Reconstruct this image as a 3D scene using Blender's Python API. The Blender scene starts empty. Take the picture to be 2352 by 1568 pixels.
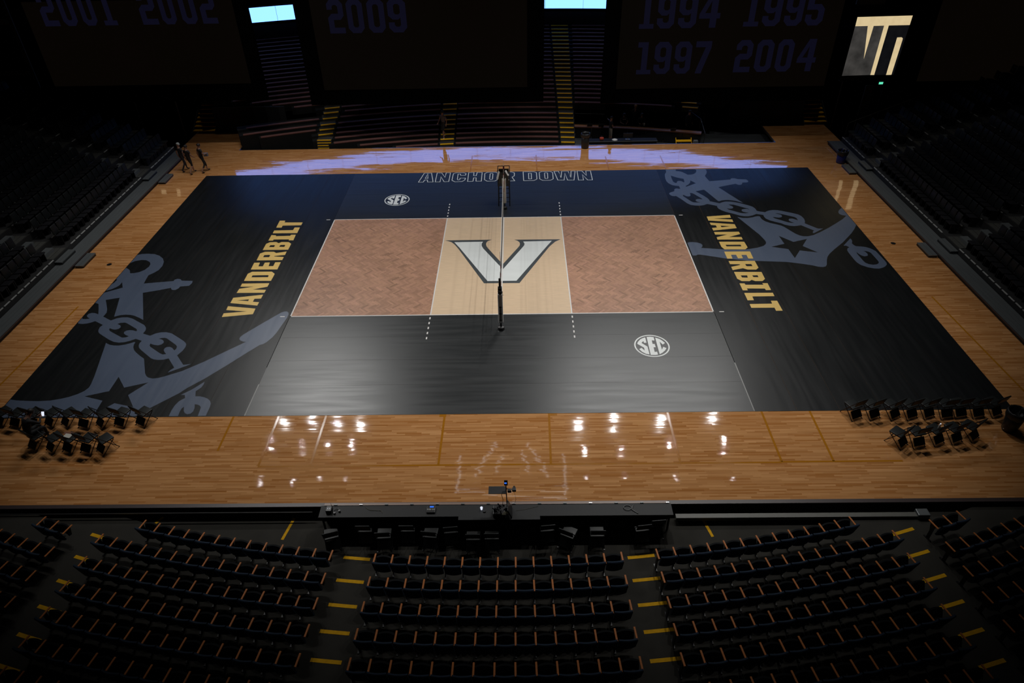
import bpy, bmesh, math, random
from mathutils import Vector, Matrix
from mathutils.geometry import tessellate_polygon
random.seed(7)
PI = math.pi
C = bpy.context.scene.collection
SC = bpy.context.scene

# ------------------------------------------------------------------ camera
cd = bpy.data.cameras.new('camera'); cam = bpy.data.objects.new('camera', cd); C.objects.link(cam)
cam.location = (0.834168, -28.337019, 16.563945)
cam.rotation_euler = (0.923883, 0.016605, 0.004076)
cd.sensor_width = 36.0; cd.lens = 1571.577/2352*36; cd.clip_end = 300
SC.camera = cam
CAMM = Matrix.Translation(cam.location) @ cam.rotation_euler.to_matrix().to_4x4()
CINV = CAMM.inverted()
def in_view(p, m=60):
    q = CINV @ Vector(p)
    if q.z > -1: return False
    u = 1176 + 1571.577*q.x/-q.z; v = 784 - 1571.577*q.y/-q.z
    return -m < u < 2352+m and -m < v < 1568+m
# ------------------------------------------------------------------ world, exposure
w = bpy.data.worlds.new('hall'); SC.world = w; w.use_nodes = True
bg = w.node_tree.nodes['Background']; bg.inputs[0].default_value = (0.8, 0.85, 1, 1); bg.inputs[1].default_value = 0.0012
SC.view_settings.view_transform = 'Standard'; SC.view_settings.look = 'None'
SC.view_settings.gamma = 1.0; SC.view_settings.exposure = 0.0; SC.view_settings.use_curve_mapping = False
# ------------------------------------------------------------------ lamps of the hall (two lighting trusses above the court) and added fill lamps
def spot(x, y, z, tx, ty, power, size, blend, rad=0.22, col=(1, .985, .96), wide=0):
    l = bpy.data.lights.new('court_or_fill_lamp', 'SPOT'); l.energy = power; l.spot_size = math.radians(size); l.spot_blend = blend
    l.shadow_soft_size = rad; l.color = col
    o = bpy.data.objects.new('court_or_fill_lamp', l); C.objects.link(o); o.location = (x, y, z)
    d = Vector((tx, ty, 0)) - Vector((x, y, z)); o.rotation_euler = d.to_track_quat('-Z', 'Y').to_euler()

for x in (-15.6, -13.6, -11.9, -10.3):
    spot(x, 9.2, 16, x*.75, 8, 520, 104, .5, .06); spot(x+.1, 5.6, 16, x*.72, 2.5, 640, 106, .5, .06); spot(x-.1, 3.4, 16, x*.8, 0, 42, 100, .5, .05); spot(x, .6, 16, x*.85, -2, 6, 100, .5, .05)
for x in (4.8, 7.2, 10.4, 13.9):
    spot(x, 9.4, 16, x*.7, 8, 590, 104, .5, .06); spot(x-.1, 5.7, 16, x*.7, 2.5, 700, 106, .5, .06); spot(x+.1, 3.3, 16, x*.8, 0, 42, 100, .5, .05); spot(x, .7, 16, x*.85, -2, 6, 100, .5, .05)
for s in (-1, 1):
    for y in (-5, 4.5): spot(s*16.5, y, 16.0, s*23.5, y+1, 620, 54, .7, .10)      # added fill lamps that brighten the side stands
for x in (-7, 8): spot(x, -33, 19, x*1.1, -20.5, 60, 66, .8, .3)      # made-up fill lamps, no known fixtures, lifting the front seats
for x, y, tx, ty, p, sz in ((-14.6, -5, -10.5, -5.5, 850, 85), (-12.2, -5.3, -8, -7, 1150, 83), (-9.6, -5, -6, -7.5, 1250, 81),
        (4.6, -5.1, 3, -8.5, 1550, 79), (8.6, -5, 6, -8, 1750, 83), (13.4, -5.2, 9.5, -5.5, 1500, 83)):
    spot(x, y, 16.0, tx, ty, p, sz, .65, .10)
for x, tx, p in ((-9, -8.5, 130), (8, 7.8, 230), (-18.5, -19.5, 190), (18.5, 18.5, 230)): spot(x, 20.5, 14.5, tx, 17.0, p, 70 if abs(x) > 10 else 110, .8, .2)      # invented fill lamps that brighten the back benches and corners
# ------------------------------------------------------------------ materials
def M(name, col, rough=.6, metal=0, spec=.5, var=.12, scale=6, stretch=(1, 1, 1), emit=None, es=0, coat=0, bump=0):
    m = bpy.data.materials.new(name); m.use_nodes = True; nt = m.node_tree; N = nt.nodes; L = nt.links
    b = N['Principled BSDF']; b.inputs['Roughness'].default_value = rough; b.inputs['Metallic'].default_value = metal
    b.inputs['Specular IOR Level'].default_value = spec
    if coat: b.inputs['Coat Weight'].default_value = coat
    tc = N.new('ShaderNodeTexCoord'); mp = N.new('ShaderNodeMapping'); mp.inputs['Scale'].default_value = stretch
    nz = N.new('ShaderNodeTexNoise'); nz.inputs['Scale'].default_value = scale; nz.inputs['Detail'].default_value = 3
    L.new(tc.outputs['Object'], mp.inputs[0]); L.new(mp.outputs[0], nz.inputs[0])
    mx = N.new('ShaderNodeMix'); mx.data_type = 'RGBA'
    mx.inputs[6].default_value = (*[c*(1-var) for c in col], 1); mx.inputs[7].default_value = (*[min(1, c*(1+var)) for c in col], 1)
    L.new(nz.outputs[0], mx.inputs[0]); L.new(mx.outputs[2], b.inputs['Base Color'])
    if bump:
        bp = N.new('ShaderNodeBump'); bp.inputs['Strength'].default_value = 1; bp.inputs['Distance'].default_value = bump
        L.new(nz.outputs[0], bp.inputs['Height']); L.new(bp.outputs[0], b.inputs['Normal'])
    if emit:
        b.inputs['Emission Color'].default_value = (*emit, 1); b.inputs['Emission Strength'].default_value = es
    return m
def wood_floor():
    m = bpy.data.materials.new('maple_boards'); m.use_nodes = True; nt = m.node_tree; N = nt.nodes; L = nt.links
    b = N['Principled BSDF']
    tc = N.new('ShaderNodeTexCoord'); sp = N.new('ShaderNodeSeparateXYZ'); L.new(tc.outputs['Object'], sp.inputs[0])
    def mt(op, a, c=None):
        n = N.new('ShaderNodeMath'); n.operation = op
        for i, v in enumerate((a, c)):
            if v is None: continue
            if isinstance(v, (int, float)): n.inputs[i].default_value = v
            else: L.new(v, n.inputs[i])
        return n.outputs[0]
    yi = mt('FLOOR', mt('DIVIDE', sp.outputs[1], 0.057))
    wn = N.new('ShaderNodeTexWhiteNoise'); wn.noise_dimensions = '1D'; L.new(yi, wn.inputs['W'])
    xi = mt('FLOOR', mt('DIVIDE', mt('ADD', sp.outputs[0], mt('MULTIPLY', wn.outputs[0], 9.7)), 0.85))
    cb = N.new('ShaderNodeCombineXYZ'); L.new(xi, cb.inputs[0]); L.new(yi, cb.inputs[1])
    w2 = N.new('ShaderNodeTexWhiteNoise'); w2.noise_dimensions = '2D'; L.new(cb.outputs[0], w2.inputs['Vector'])
    r = N.new('ShaderNodeValToRGB'); e = r.color_ramp.elements
    e[0].position = 0; e[0].color = (.41, .165, .045, 1); e[1].position = 1; e[1].color = (.68, .35, .145, 1)
    for p, c in ((.06, (.46, .19, .055, 1)), (.35, (.53, .25, .092, 1)), (.8, (.60, .295, .112, 1))):
        q = e.new(p); q.color = c
    L.new(w2.outputs[0], r.inputs[0])
    mp = N.new('ShaderNodeMapping'); mp.inputs['Scale'].default_value = (1.2, 22, 1); L.new(tc.outputs['Object'], mp.inputs[0])
    nz = N.new('ShaderNodeTexNoise'); nz.inputs['Scale'].default_value = 1.0; nz.inputs['Detail'].default_value = 4; L.new(mp.outputs[0], nz.inputs[0])
    mx = N.new('ShaderNodeMix'); mx.data_type = 'RGBA'; mx.blend_type = 'MULTIPLY'; mx.inputs[0].default_value = .55
    rr = N.new('ShaderNodeValToRGB'); rr.color_ramp.elements[0].position = .3; rr.color_ramp.elements[0].color = (.78, .72, .66, 1); rr.color_ramp.elements[1].position = .62; rr.color_ramp.elements[1].color = (1, 1, 1, 1)
    L.new(nz.outputs[0], rr.inputs[0]); L.new(r.outputs[0], mx.inputs[6]); L.new(rr.outputs[0], mx.inputs[7]); L.new(mx.outputs[2], b.inputs['Base Color'])
    b.inputs['Roughness'].default_value = .045; b.inputs['IOR'].default_value = 1.75
    # every board lies a hair off level, and the floor undulates slightly
    m2 = N.new('ShaderNodeMapping'); m2.inputs['Scale'].default_value = (.30, 2.2, 1); L.new(tc.outputs['Object'], m2.inputs[0])
    n2 = N.new('ShaderNodeTexNoise'); n2.inputs['Scale'].default_value = 1; n2.inputs['Detail'].default_value = 4; L.new(m2.outputs[0], n2.inputs[0])
    w3 = N.new('ShaderNodeTexWhiteNoise'); w3.noise_dimensions = '3D'; L.new(cb.outputs[0], w3.inputs['Vector']); cs = N.new('ShaderNodeSeparateColor'); L.new(w3.outputs['Color'], cs.inputs[0])
    c2 = N.new('ShaderNodeSeparateColor'); L.new(n2.outputs['Color'], c2.inputs[0])
    sy = mt('ADD', mt('MULTIPLY', mt('SUBTRACT', cs.outputs[1], .5), .010), mt('MULTIPLY', mt('SUBTRACT', c2.outputs[1], .5), .054))
    sx = mt('ADD', mt('MULTIPLY', mt('SUBTRACT', cs.outputs[0], .5), .004), mt('MULTIPLY', mt('SUBTRACT', c2.outputs[0], .5), .012))
    cn = N.new('ShaderNodeCombineXYZ'); L.new(sx, cn.inputs[0]); L.new(sy, cn.inputs[1]); cn.inputs[2].default_value = 1
    vn = N.new('ShaderNodeVectorMath'); vn.operation = 'NORMALIZE'; L.new(cn.outputs[0], vn.inputs[0]); L.new(vn.outputs[0], b.inputs['Normal'])
    return m
def mat_vinyl(name, col, along_y, rough=.33, sp=.95):
    m = M(name, col, rough, 0, sp, .10, 1.6, (1, .25, 1) if along_y else (.25, 1, 1))
    nt = m.node_tree; N = nt.nodes; L = nt.links; b = N['Principled BSDF']
    tc = N.new('ShaderNodeTexCoord'); mp = N.new('ShaderNodeMapping'); mp.inputs['Scale'].default_value = (5, .35, 1) if along_y else (.35, 5, 1)
    L.new(tc.outputs['Object'], mp.inputs[0])
    nz = N.new('ShaderNodeTexNoise'); nz.inputs['Scale'].default_value = 1.0; nz.inputs['Detail'].default_value = 5; L.new(mp.outputs[0], nz.inputs[0])
    mr = N.new('ShaderNodeMapRange'); mr.inputs[1].default_value = .3; mr.inputs[2].default_value = .7; mr.inputs[3].default_value = rough-.01; mr.inputs[4].default_value = rough+.07
    L.new(nz.outputs[0], mr.inputs[0]); L.new(mr.outputs[0], b.inputs['Roughness'])
    bp = N.new('ShaderNodeBump'); bp.inputs['Distance'].default_value = .0009; bp.inputs['Strength'].default_value = .6
    L.new(nz.outputs[0], bp.inputs['Height']); L.new(bp.outputs[0], b.inputs['Normal'])
    return m
def attr_mat(name, rough):
    m = bpy.data.materials.new(name); m.use_nodes = True; nt = m.node_tree; b = nt.nodes['Principled BSDF']
    a = nt.nodes.new('ShaderNodeAttribute'); a.attribute_name = 'tone'
    tc = nt.nodes.new('ShaderNodeTexCoord'); mp = nt.nodes.new('ShaderNodeMapping'); mp.inputs['Scale'].default_value = (6, 14, 1)
    nz = nt.nodes.new('ShaderNodeTexNoise'); nz.inputs['Scale'].default_value = 1.2; nz.inputs['Detail'].default_value = 4
    mx = nt.nodes.new('ShaderNodeMix'); mx.data_type = 'RGBA'; mx.blend_type = 'MULTIPLY'; mx.inputs[0].default_value = .35
    r = nt.nodes.new('ShaderNodeValToRGB'); r.color_ramp.elements[0].position = .35; r.color_ramp.elements[0].color = (.6, .55, .52, 1); r.color_ramp.elements[1].position = .6
    L = nt.links; L.new(tc.outputs['Object'], mp.inputs[0]); L.new(mp.outputs[0], nz.inputs[0]); L.new(nz.outputs[0], r.inputs[0])
    L.new(a.outputs['Color'], mx.inputs[6]); L.new(r.outputs[0], mx.inputs[7]); L.new(mx.outputs[2], b.inputs['Base Color']); b.inputs['Roughness'].default_value = rough
    return m
def screen_mat(name, c1, c2, s, scale, stretch, rough=.6):
    m = bpy.data.materials.new(name); m.use_nodes = True; nt = m.node_tree; N = nt.nodes; L = nt.links; b = N['Principled BSDF']
    b.inputs['Base Color'].default_value = (.002, .002, .002, 1); b.inputs['Roughness'].default_value = rough; b.inputs['Specular IOR Level'].default_value = 0
    tc = N.new('ShaderNodeTexCoord'); mp = N.new('ShaderNodeMapping'); mp.inputs['Scale'].default_value = stretch
    nz = N.new('ShaderNodeTexNoise'); nz.inputs['Scale'].default_value = scale; nz.inputs['Detail'].default_value = 4
    mx = N.new('ShaderNodeMix'); mx.data_type = 'RGBA'; mx.inputs[6].default_value = (*c1, 1); mx.inputs[7].default_value = (*c2, 1)
    L.new(tc.outputs['Object'], mp.inputs[0]); L.new(mp.outputs[0], nz.inputs[0]); L.new(nz.outputs[0], mx.inputs[0]); L.new(mx.outputs[2], b.inputs['Emission Color'])
    b.inputs['Emission Strength'].default_value = s
    return m
MT = dict(
 wood=wood_floor(), line=M('amber_line', (.40, .155, .012), .12, var=.1), trim=M('stage_trim', (.05, .035, .035), .4),
 matx=mat_vinyl('black_mat_cross', (.0105, .0125, .0135), False), maty=mat_vinyl('black_mat_long', (.0055, .0066, .0074), True, .33, .6),
 slate=mat_vinyl('slate_print', (.082, .108, .165), True), gold=mat_vinyl('gold_print', (.72, .48, .13), True, .4),
 white=mat_vinyl('white_print', (.72, .75, .74), False, .38), whiteline=M('court_line_white', (.70, .68, .66), .4, var=.05), grey=mat_vinyl('graphite_print', (.052, .062, .068), False, .38),
 tan=M('tan_print', (.66, .49, .325), .42, var=.16, scale=1.2, stretch=(1.5, 16, 1)), herring=attr_mat('herringbone_print', .42), tape=M('seam_tape', (.30, .30, .29), .35),
 black=M('black_plastic', (.012, .012, .013), .38), blackm=M('black_metal', (.014, .014, .015), .35, .3), pad=M('black_vinyl_pad', (.010, .012, .012), .45, spec=.35, bump=.002),
 steel=M('steel', (.45, .45, .46), .3, 1), alu=M('brushed_aluminium', (.16, .175, .18), .42, .5, var=.2, scale=3, stretch=(8, .4, 8)), aluedge=M('aluminium_nosing', (.42, .43, .42), .45, .2),
 ply=M('dark_plywood', (.05, .05, .045), .55, var=.3), table=M('black_tabletop', (.012, .013, .014), .55, spec=.35), ledge_sheen=M('ledge_sheen', (.30, .21, .17), .4), concp=M('pit_floor', (.075, .082, .09), .8, var=.3, scale=1.2), darkfloor=M('dark_deck', (.012, .012, .012), .7),
 conc=M('grey_concrete', (.034, .032, .027), .85, spec=.2, var=.35, scale=1.3), concb=M('stand_concrete', (.011, .011, .0105), .9, spec=.1, var=.3, scale=1.3), yellow=M('yellow_nosing', (.72, .38, .008), .7, spec=.1, var=.22, scale=9), carpet=M('blue_carpet', (.010, .016, .045), .9),
 rust=M('rust_bench', (.13, .055, .042), .8, spec=.2, var=.25, scale=4), navy=M('navy_upholstery', (.020, .034, .058), .8, spec=.15, var=.2, scale=14), seatdk=M('seat_cushion', (.004, .006, .008), .6, spec=.35), arm=M('armrest_wood', (.56, .19, .055), .5, spec=.2, var=.25, scale=12, stretch=(1, 6, 1)),
 shell=M('dark_shell', (.010, .010, .012), .6, spec=.2), board=screen_mat('glow_board', (.0016, .0012, .0006), (.0022, .0013, .0009), 1, .4, (1, 1, 1)), digit=screen_mat('glow_numeral', (.0032, .0033, .0100), (.0040, .0036, .0100), 1, 2, (1, 1, 1)), frame=M('board_frame', (.001, .001, .001), .9, spec=0),  # board and digit carry faint emission in place of light falling on them
 ribbon=screen_mat('ribbon_light', (.42, .96, 2.9), (.42, .96, 2.9), 1, 1, (1, 1, 1)), goldscr=screen_mat('gold_screen', (.58, .44, .24), (.75, .60, .34), 1, 3, (1, 1, 1)), darkscr=screen_mat('charcoal_screen', (.006, .006, .006), (.075, .07, .065), 1, 1.6, (1, 1, 1)), darkscr2=screen_mat('black_screen', (.002, .002, .003), (.008, .008, .009), 1, 2, (1, 1, 1)),
 wall=M('dark_wall', (.010, .010, .011), .9), exitg=screen_mat('exit_green', (.05, .75, .40), (.2, .9, .6), 1, 9, (1, 1, 1)), blueplastic=M('blue_plastic', (.008, .018, .16), .45), strip=screen_mat('strip_light', (.9, .95, 1), (.9, .95, 1), 5, 1, (1, 1, 1)), lcd=screen_mat('lcd_blue', (.03, .16, .9), (.05, .22, 1.0), 1, 3, (1, 1, 1)), led=screen_mat('white_led', (.75, .8, .95), (.8, .85, 1), 1, 3, (1, 1, 1)),
 netm=M('net_cord', (.05, .05, .05), .6), webbing=M('white_webbing', (.62, .61, .59), .5), redm=M('red_band', (.5, .03, .03), .5), whitepad=M('white_pad', (.72, .72, .70), .45, var=.1),
 skin=M('skin', (.30, .16, .11), .5), skin2=M('skin_dark', (.12, .06, .04), .5), hair=M('dark_hair', (.012, .009, .007), .6), blond=M('fair_hair', (.28, .17, .08), .6), shirtk=M('black_shirt', (.010, .010, .012), .8), shirtg=M('grey_shirt', (.14, .14, .17), .8), khaki=M('khaki_cloth', (.22, .19, .15), .8), shoew=M('white_shoe', (.5, .5, .5), .6), shoek=M('black_shoe', (.01, .01, .01), .5), cap=M('pale_cap', (.33, .36, .36), .7), dkcloth=M('dark_trousers', (.014, .016, .022), .8),
 paper=M('paper', (.5, .48, .42), .6), brownc=M('brown_cover', (.16, .06, .03), .6), redc=M('red_bag', (.45, .05, .02), .6), cord=M('grey_cord', (.10, .09, .05), .6), counter=M('counter_wood', (.34, .15, .06), .4), railm=M('rail_black', (.01, .01, .01), .4), wallwood=M('pale_post', (.05, .05, .035), .7), keypad=M('pale_keys', (.22, .22, .20), .5), beam=M('grey_beam', (.115, .115, .10), .5))
# ------------------------------------------------------------------ helpers
def obj(name, me, parent=None, loc=(0, 0, 0), rot=(0, 0, 0), **kw):
    o = bpy.data.objects.new(name, me); C.objects.link(o); o.location = loc; o.rotation_euler = rot
    if parent: o.parent = parent
    for k, v in kw.items():
        if v: o[k] = v
    return o
def thing(name, label, cat, loc=(0, 0, 0), rot=(0, 0, 0), group=None):
    return obj(name, None, None, loc, rot, label=label, category=cat, group=group)
class B:                                   # mesh builder
    def __init__(s): s.v = []; s.f = []; s.m = []; s.mi = 0
    def face(s, pts):
        n = len(s.v); s.v += [tuple(p) for p in pts]; s.f.append(list(range(n, n+len(pts)))); s.m.append(s.mi); return s
    def box(s, c, d, R=None):
        n = len(s.v); hx, hy, hz = d[0]/2, d[1]/2, d[2]/2; c = Vector(c)
        for x, y, z in ((-1,-1,-1),(1,-1,-1),(1,1,-1),(-1,1,-1),(-1,-1,1),(1,-1,1),(1,1,1),(-1,1,1)):
            q = Vector((x*hx, y*hy, z*hz)); q = (R @ q if R else q) + c; s.v.append(tuple(q))
        for f in ((3,2,1,0),(4,5,6,7),(0,1,5,4),(1,2,6,5),(2,3,7,6),(3,0,4,7)): s.f.append([n+i for i in f]); s.m.append(s.mi)
        return s
    def bar(s, a, b, w, h=None):           # rectangular bar from a to b
        a = Vector(a); b = Vector(b); d = b-a; R = d.to_track_quat('X', 'Z').to_matrix(); return s.box((a+b)/2, (d.length, w, h or w), R)
    def tube(s, a, b, r, n=8, r2=None, caps=True):
        a = Vector(a); b = Vector(b); R = (b-a).to_track_quat('Z', 'Y').to_matrix(); k = len(s.v); r2 = r if r2 is None else r2
        for c, q in ((a, r), (b, r2)):
            for i in range(n):
                t = 2*PI*i/n; s.v.append(tuple(c + R @ Vector((q*math.cos(t), q*math.sin(t), 0))))
        for i in range(n):
            j = (i+1) % n; s.f.append([k+i, k+j, k+n+j, k+n+i]); s.m.append(s.mi)
        if caps: s.f.append([k+i for i in range(n)][::-1]); s.f.append([k+n+i for i in range(n)]); s.m += [s.mi]*2
        return s
    def path(s, pts, r, n=6):
        for a, b in zip(pts, pts[1:]): s.tube(a, b, r, n)
        return s
    def lathe(s, prof, n=20, c=(0, 0, 0)):
        k = len(s.v)
        for r, z in prof:
            for i in range(n):
                t = 2*PI*i/n; s.v.append((c[0]+r*math.cos(t), c[1]+r*math.sin(t), c[2]+z))
        for a in range(len(prof)-1):
            for i in range(n):
                j = (i+1) % n; s.f.append([k+a*n+i, k+a*n+j, k+(a+1)*n+j, k+(a+1)*n+i]); s.m.append(s.mi)
        return s
    def poly(s, loops, z, th=0, ax='z', y=0):  # tessellated polygon with holes; flat at z, or upright at y
        vs = [[Vector((p[0], p[1], 0)) for p in l] for l in loops]; flat = [q for l in vs for q in l]
        tr = tessellate_polygon(vs); k = len(s.v)
        P = (lambda q, o: (q.x, q.y, z+o)) if ax == 'z' else (lambda q, o: (q.x, y-o, q.y))
        s.v += [P(q, th) for q in flat]
        for t in tr:
            a, b_, c = (flat[i] for i in t); t = list(t)
            if (b_-a).cross(c-a).z < 0: t = t[::-1]
            s.f.append([k+i for i in t]); s.m.append(s.mi)
        if th:
            k2 = len(s.v); s.v += [P(q, 0) for q in flat]; o = 0
            for l in vs:
                n = len(l)
                for i in range(n):
                    j = (i+1) % n; s.f.append([k+o+i, k+o+j, k2+o+j, k2+o+i]); s.m.append(s.mi)
                o += n
        return s
    def arc(s, cx, cy, r0, r1, a0, a1, z0, z1, seg=24, side=1):  # annular block; angle from +y (side=1) or -y (side=-1)
        k = len(s.v)
        for i in range(seg+1):
            t = math.radians(a0+(a1-a0)*i/seg)
            for r, z in ((r0, z0), (r1, z0), (r1, z1), (r0, z1)): s.v.append((cx+r*math.sin(t), cy+side*r*math.cos(t), z))
        for i in range(seg):
            a = k+4*i; b = a+4
            for j in range(4):
                j2 = (j+1) % 4; s.f.append([a+j, a+j2, b+j2, b+j]); s.m.append(s.mi)
        s.f += [[k+3, k+2, k+1, k], [k+4*seg+j for j in range(4)]]; s.m += [s.mi]*2
        return s
    def mesh(s, name, *mats, smooth=False, bevel=0, seg=2):
        me = bpy.data.meshes.new(name); me.from_pydata(s.v, [], s.f)
        for m in mats: me.materials.append(MT[m])
        me.polygons.foreach_set('material_index', s.m)
        bm = bmesh.new(); bm.from_mesh(me)
        bmesh.ops.recalc_face_normals(bm, faces=bm.faces)
        if bevel: bmesh.ops.bevel(bm, geom=list(bm.edges), offset=bevel, segments=seg, affect='EDGES', profile=.6)
        bm.to_mesh(me); bm.free()
        if smooth: me.polygons.foreach_set('use_smooth', [True]*len(me.polygons))
        return me
def clone(root, loc, rot=None, **kw):
    r = root.copy(); C.objects.link(r); r.location = loc
    if rot is not None: r.rotation_euler = rot
    for ch in root.children:
        c = ch.copy(); C.objects.link(c); c.parent = r
        for g in ch.children:
            d = g.copy(); C.objects.link(d); d.parent = c
    for k, v in kw.items(): r[k] = v
    return r
ORD = 'first second third fourth fifth sixth seventh eighth ninth tenth eleventh twelfth thirteenth fourteenth fifteenth sixteenth seventeenth eighteenth nineteenth twentieth'.split()
RZ = lambda a: Matrix.Rotation(a, 3, 'Z')
RX = lambda a: Matrix.Rotation(a, 3, 'X')

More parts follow.
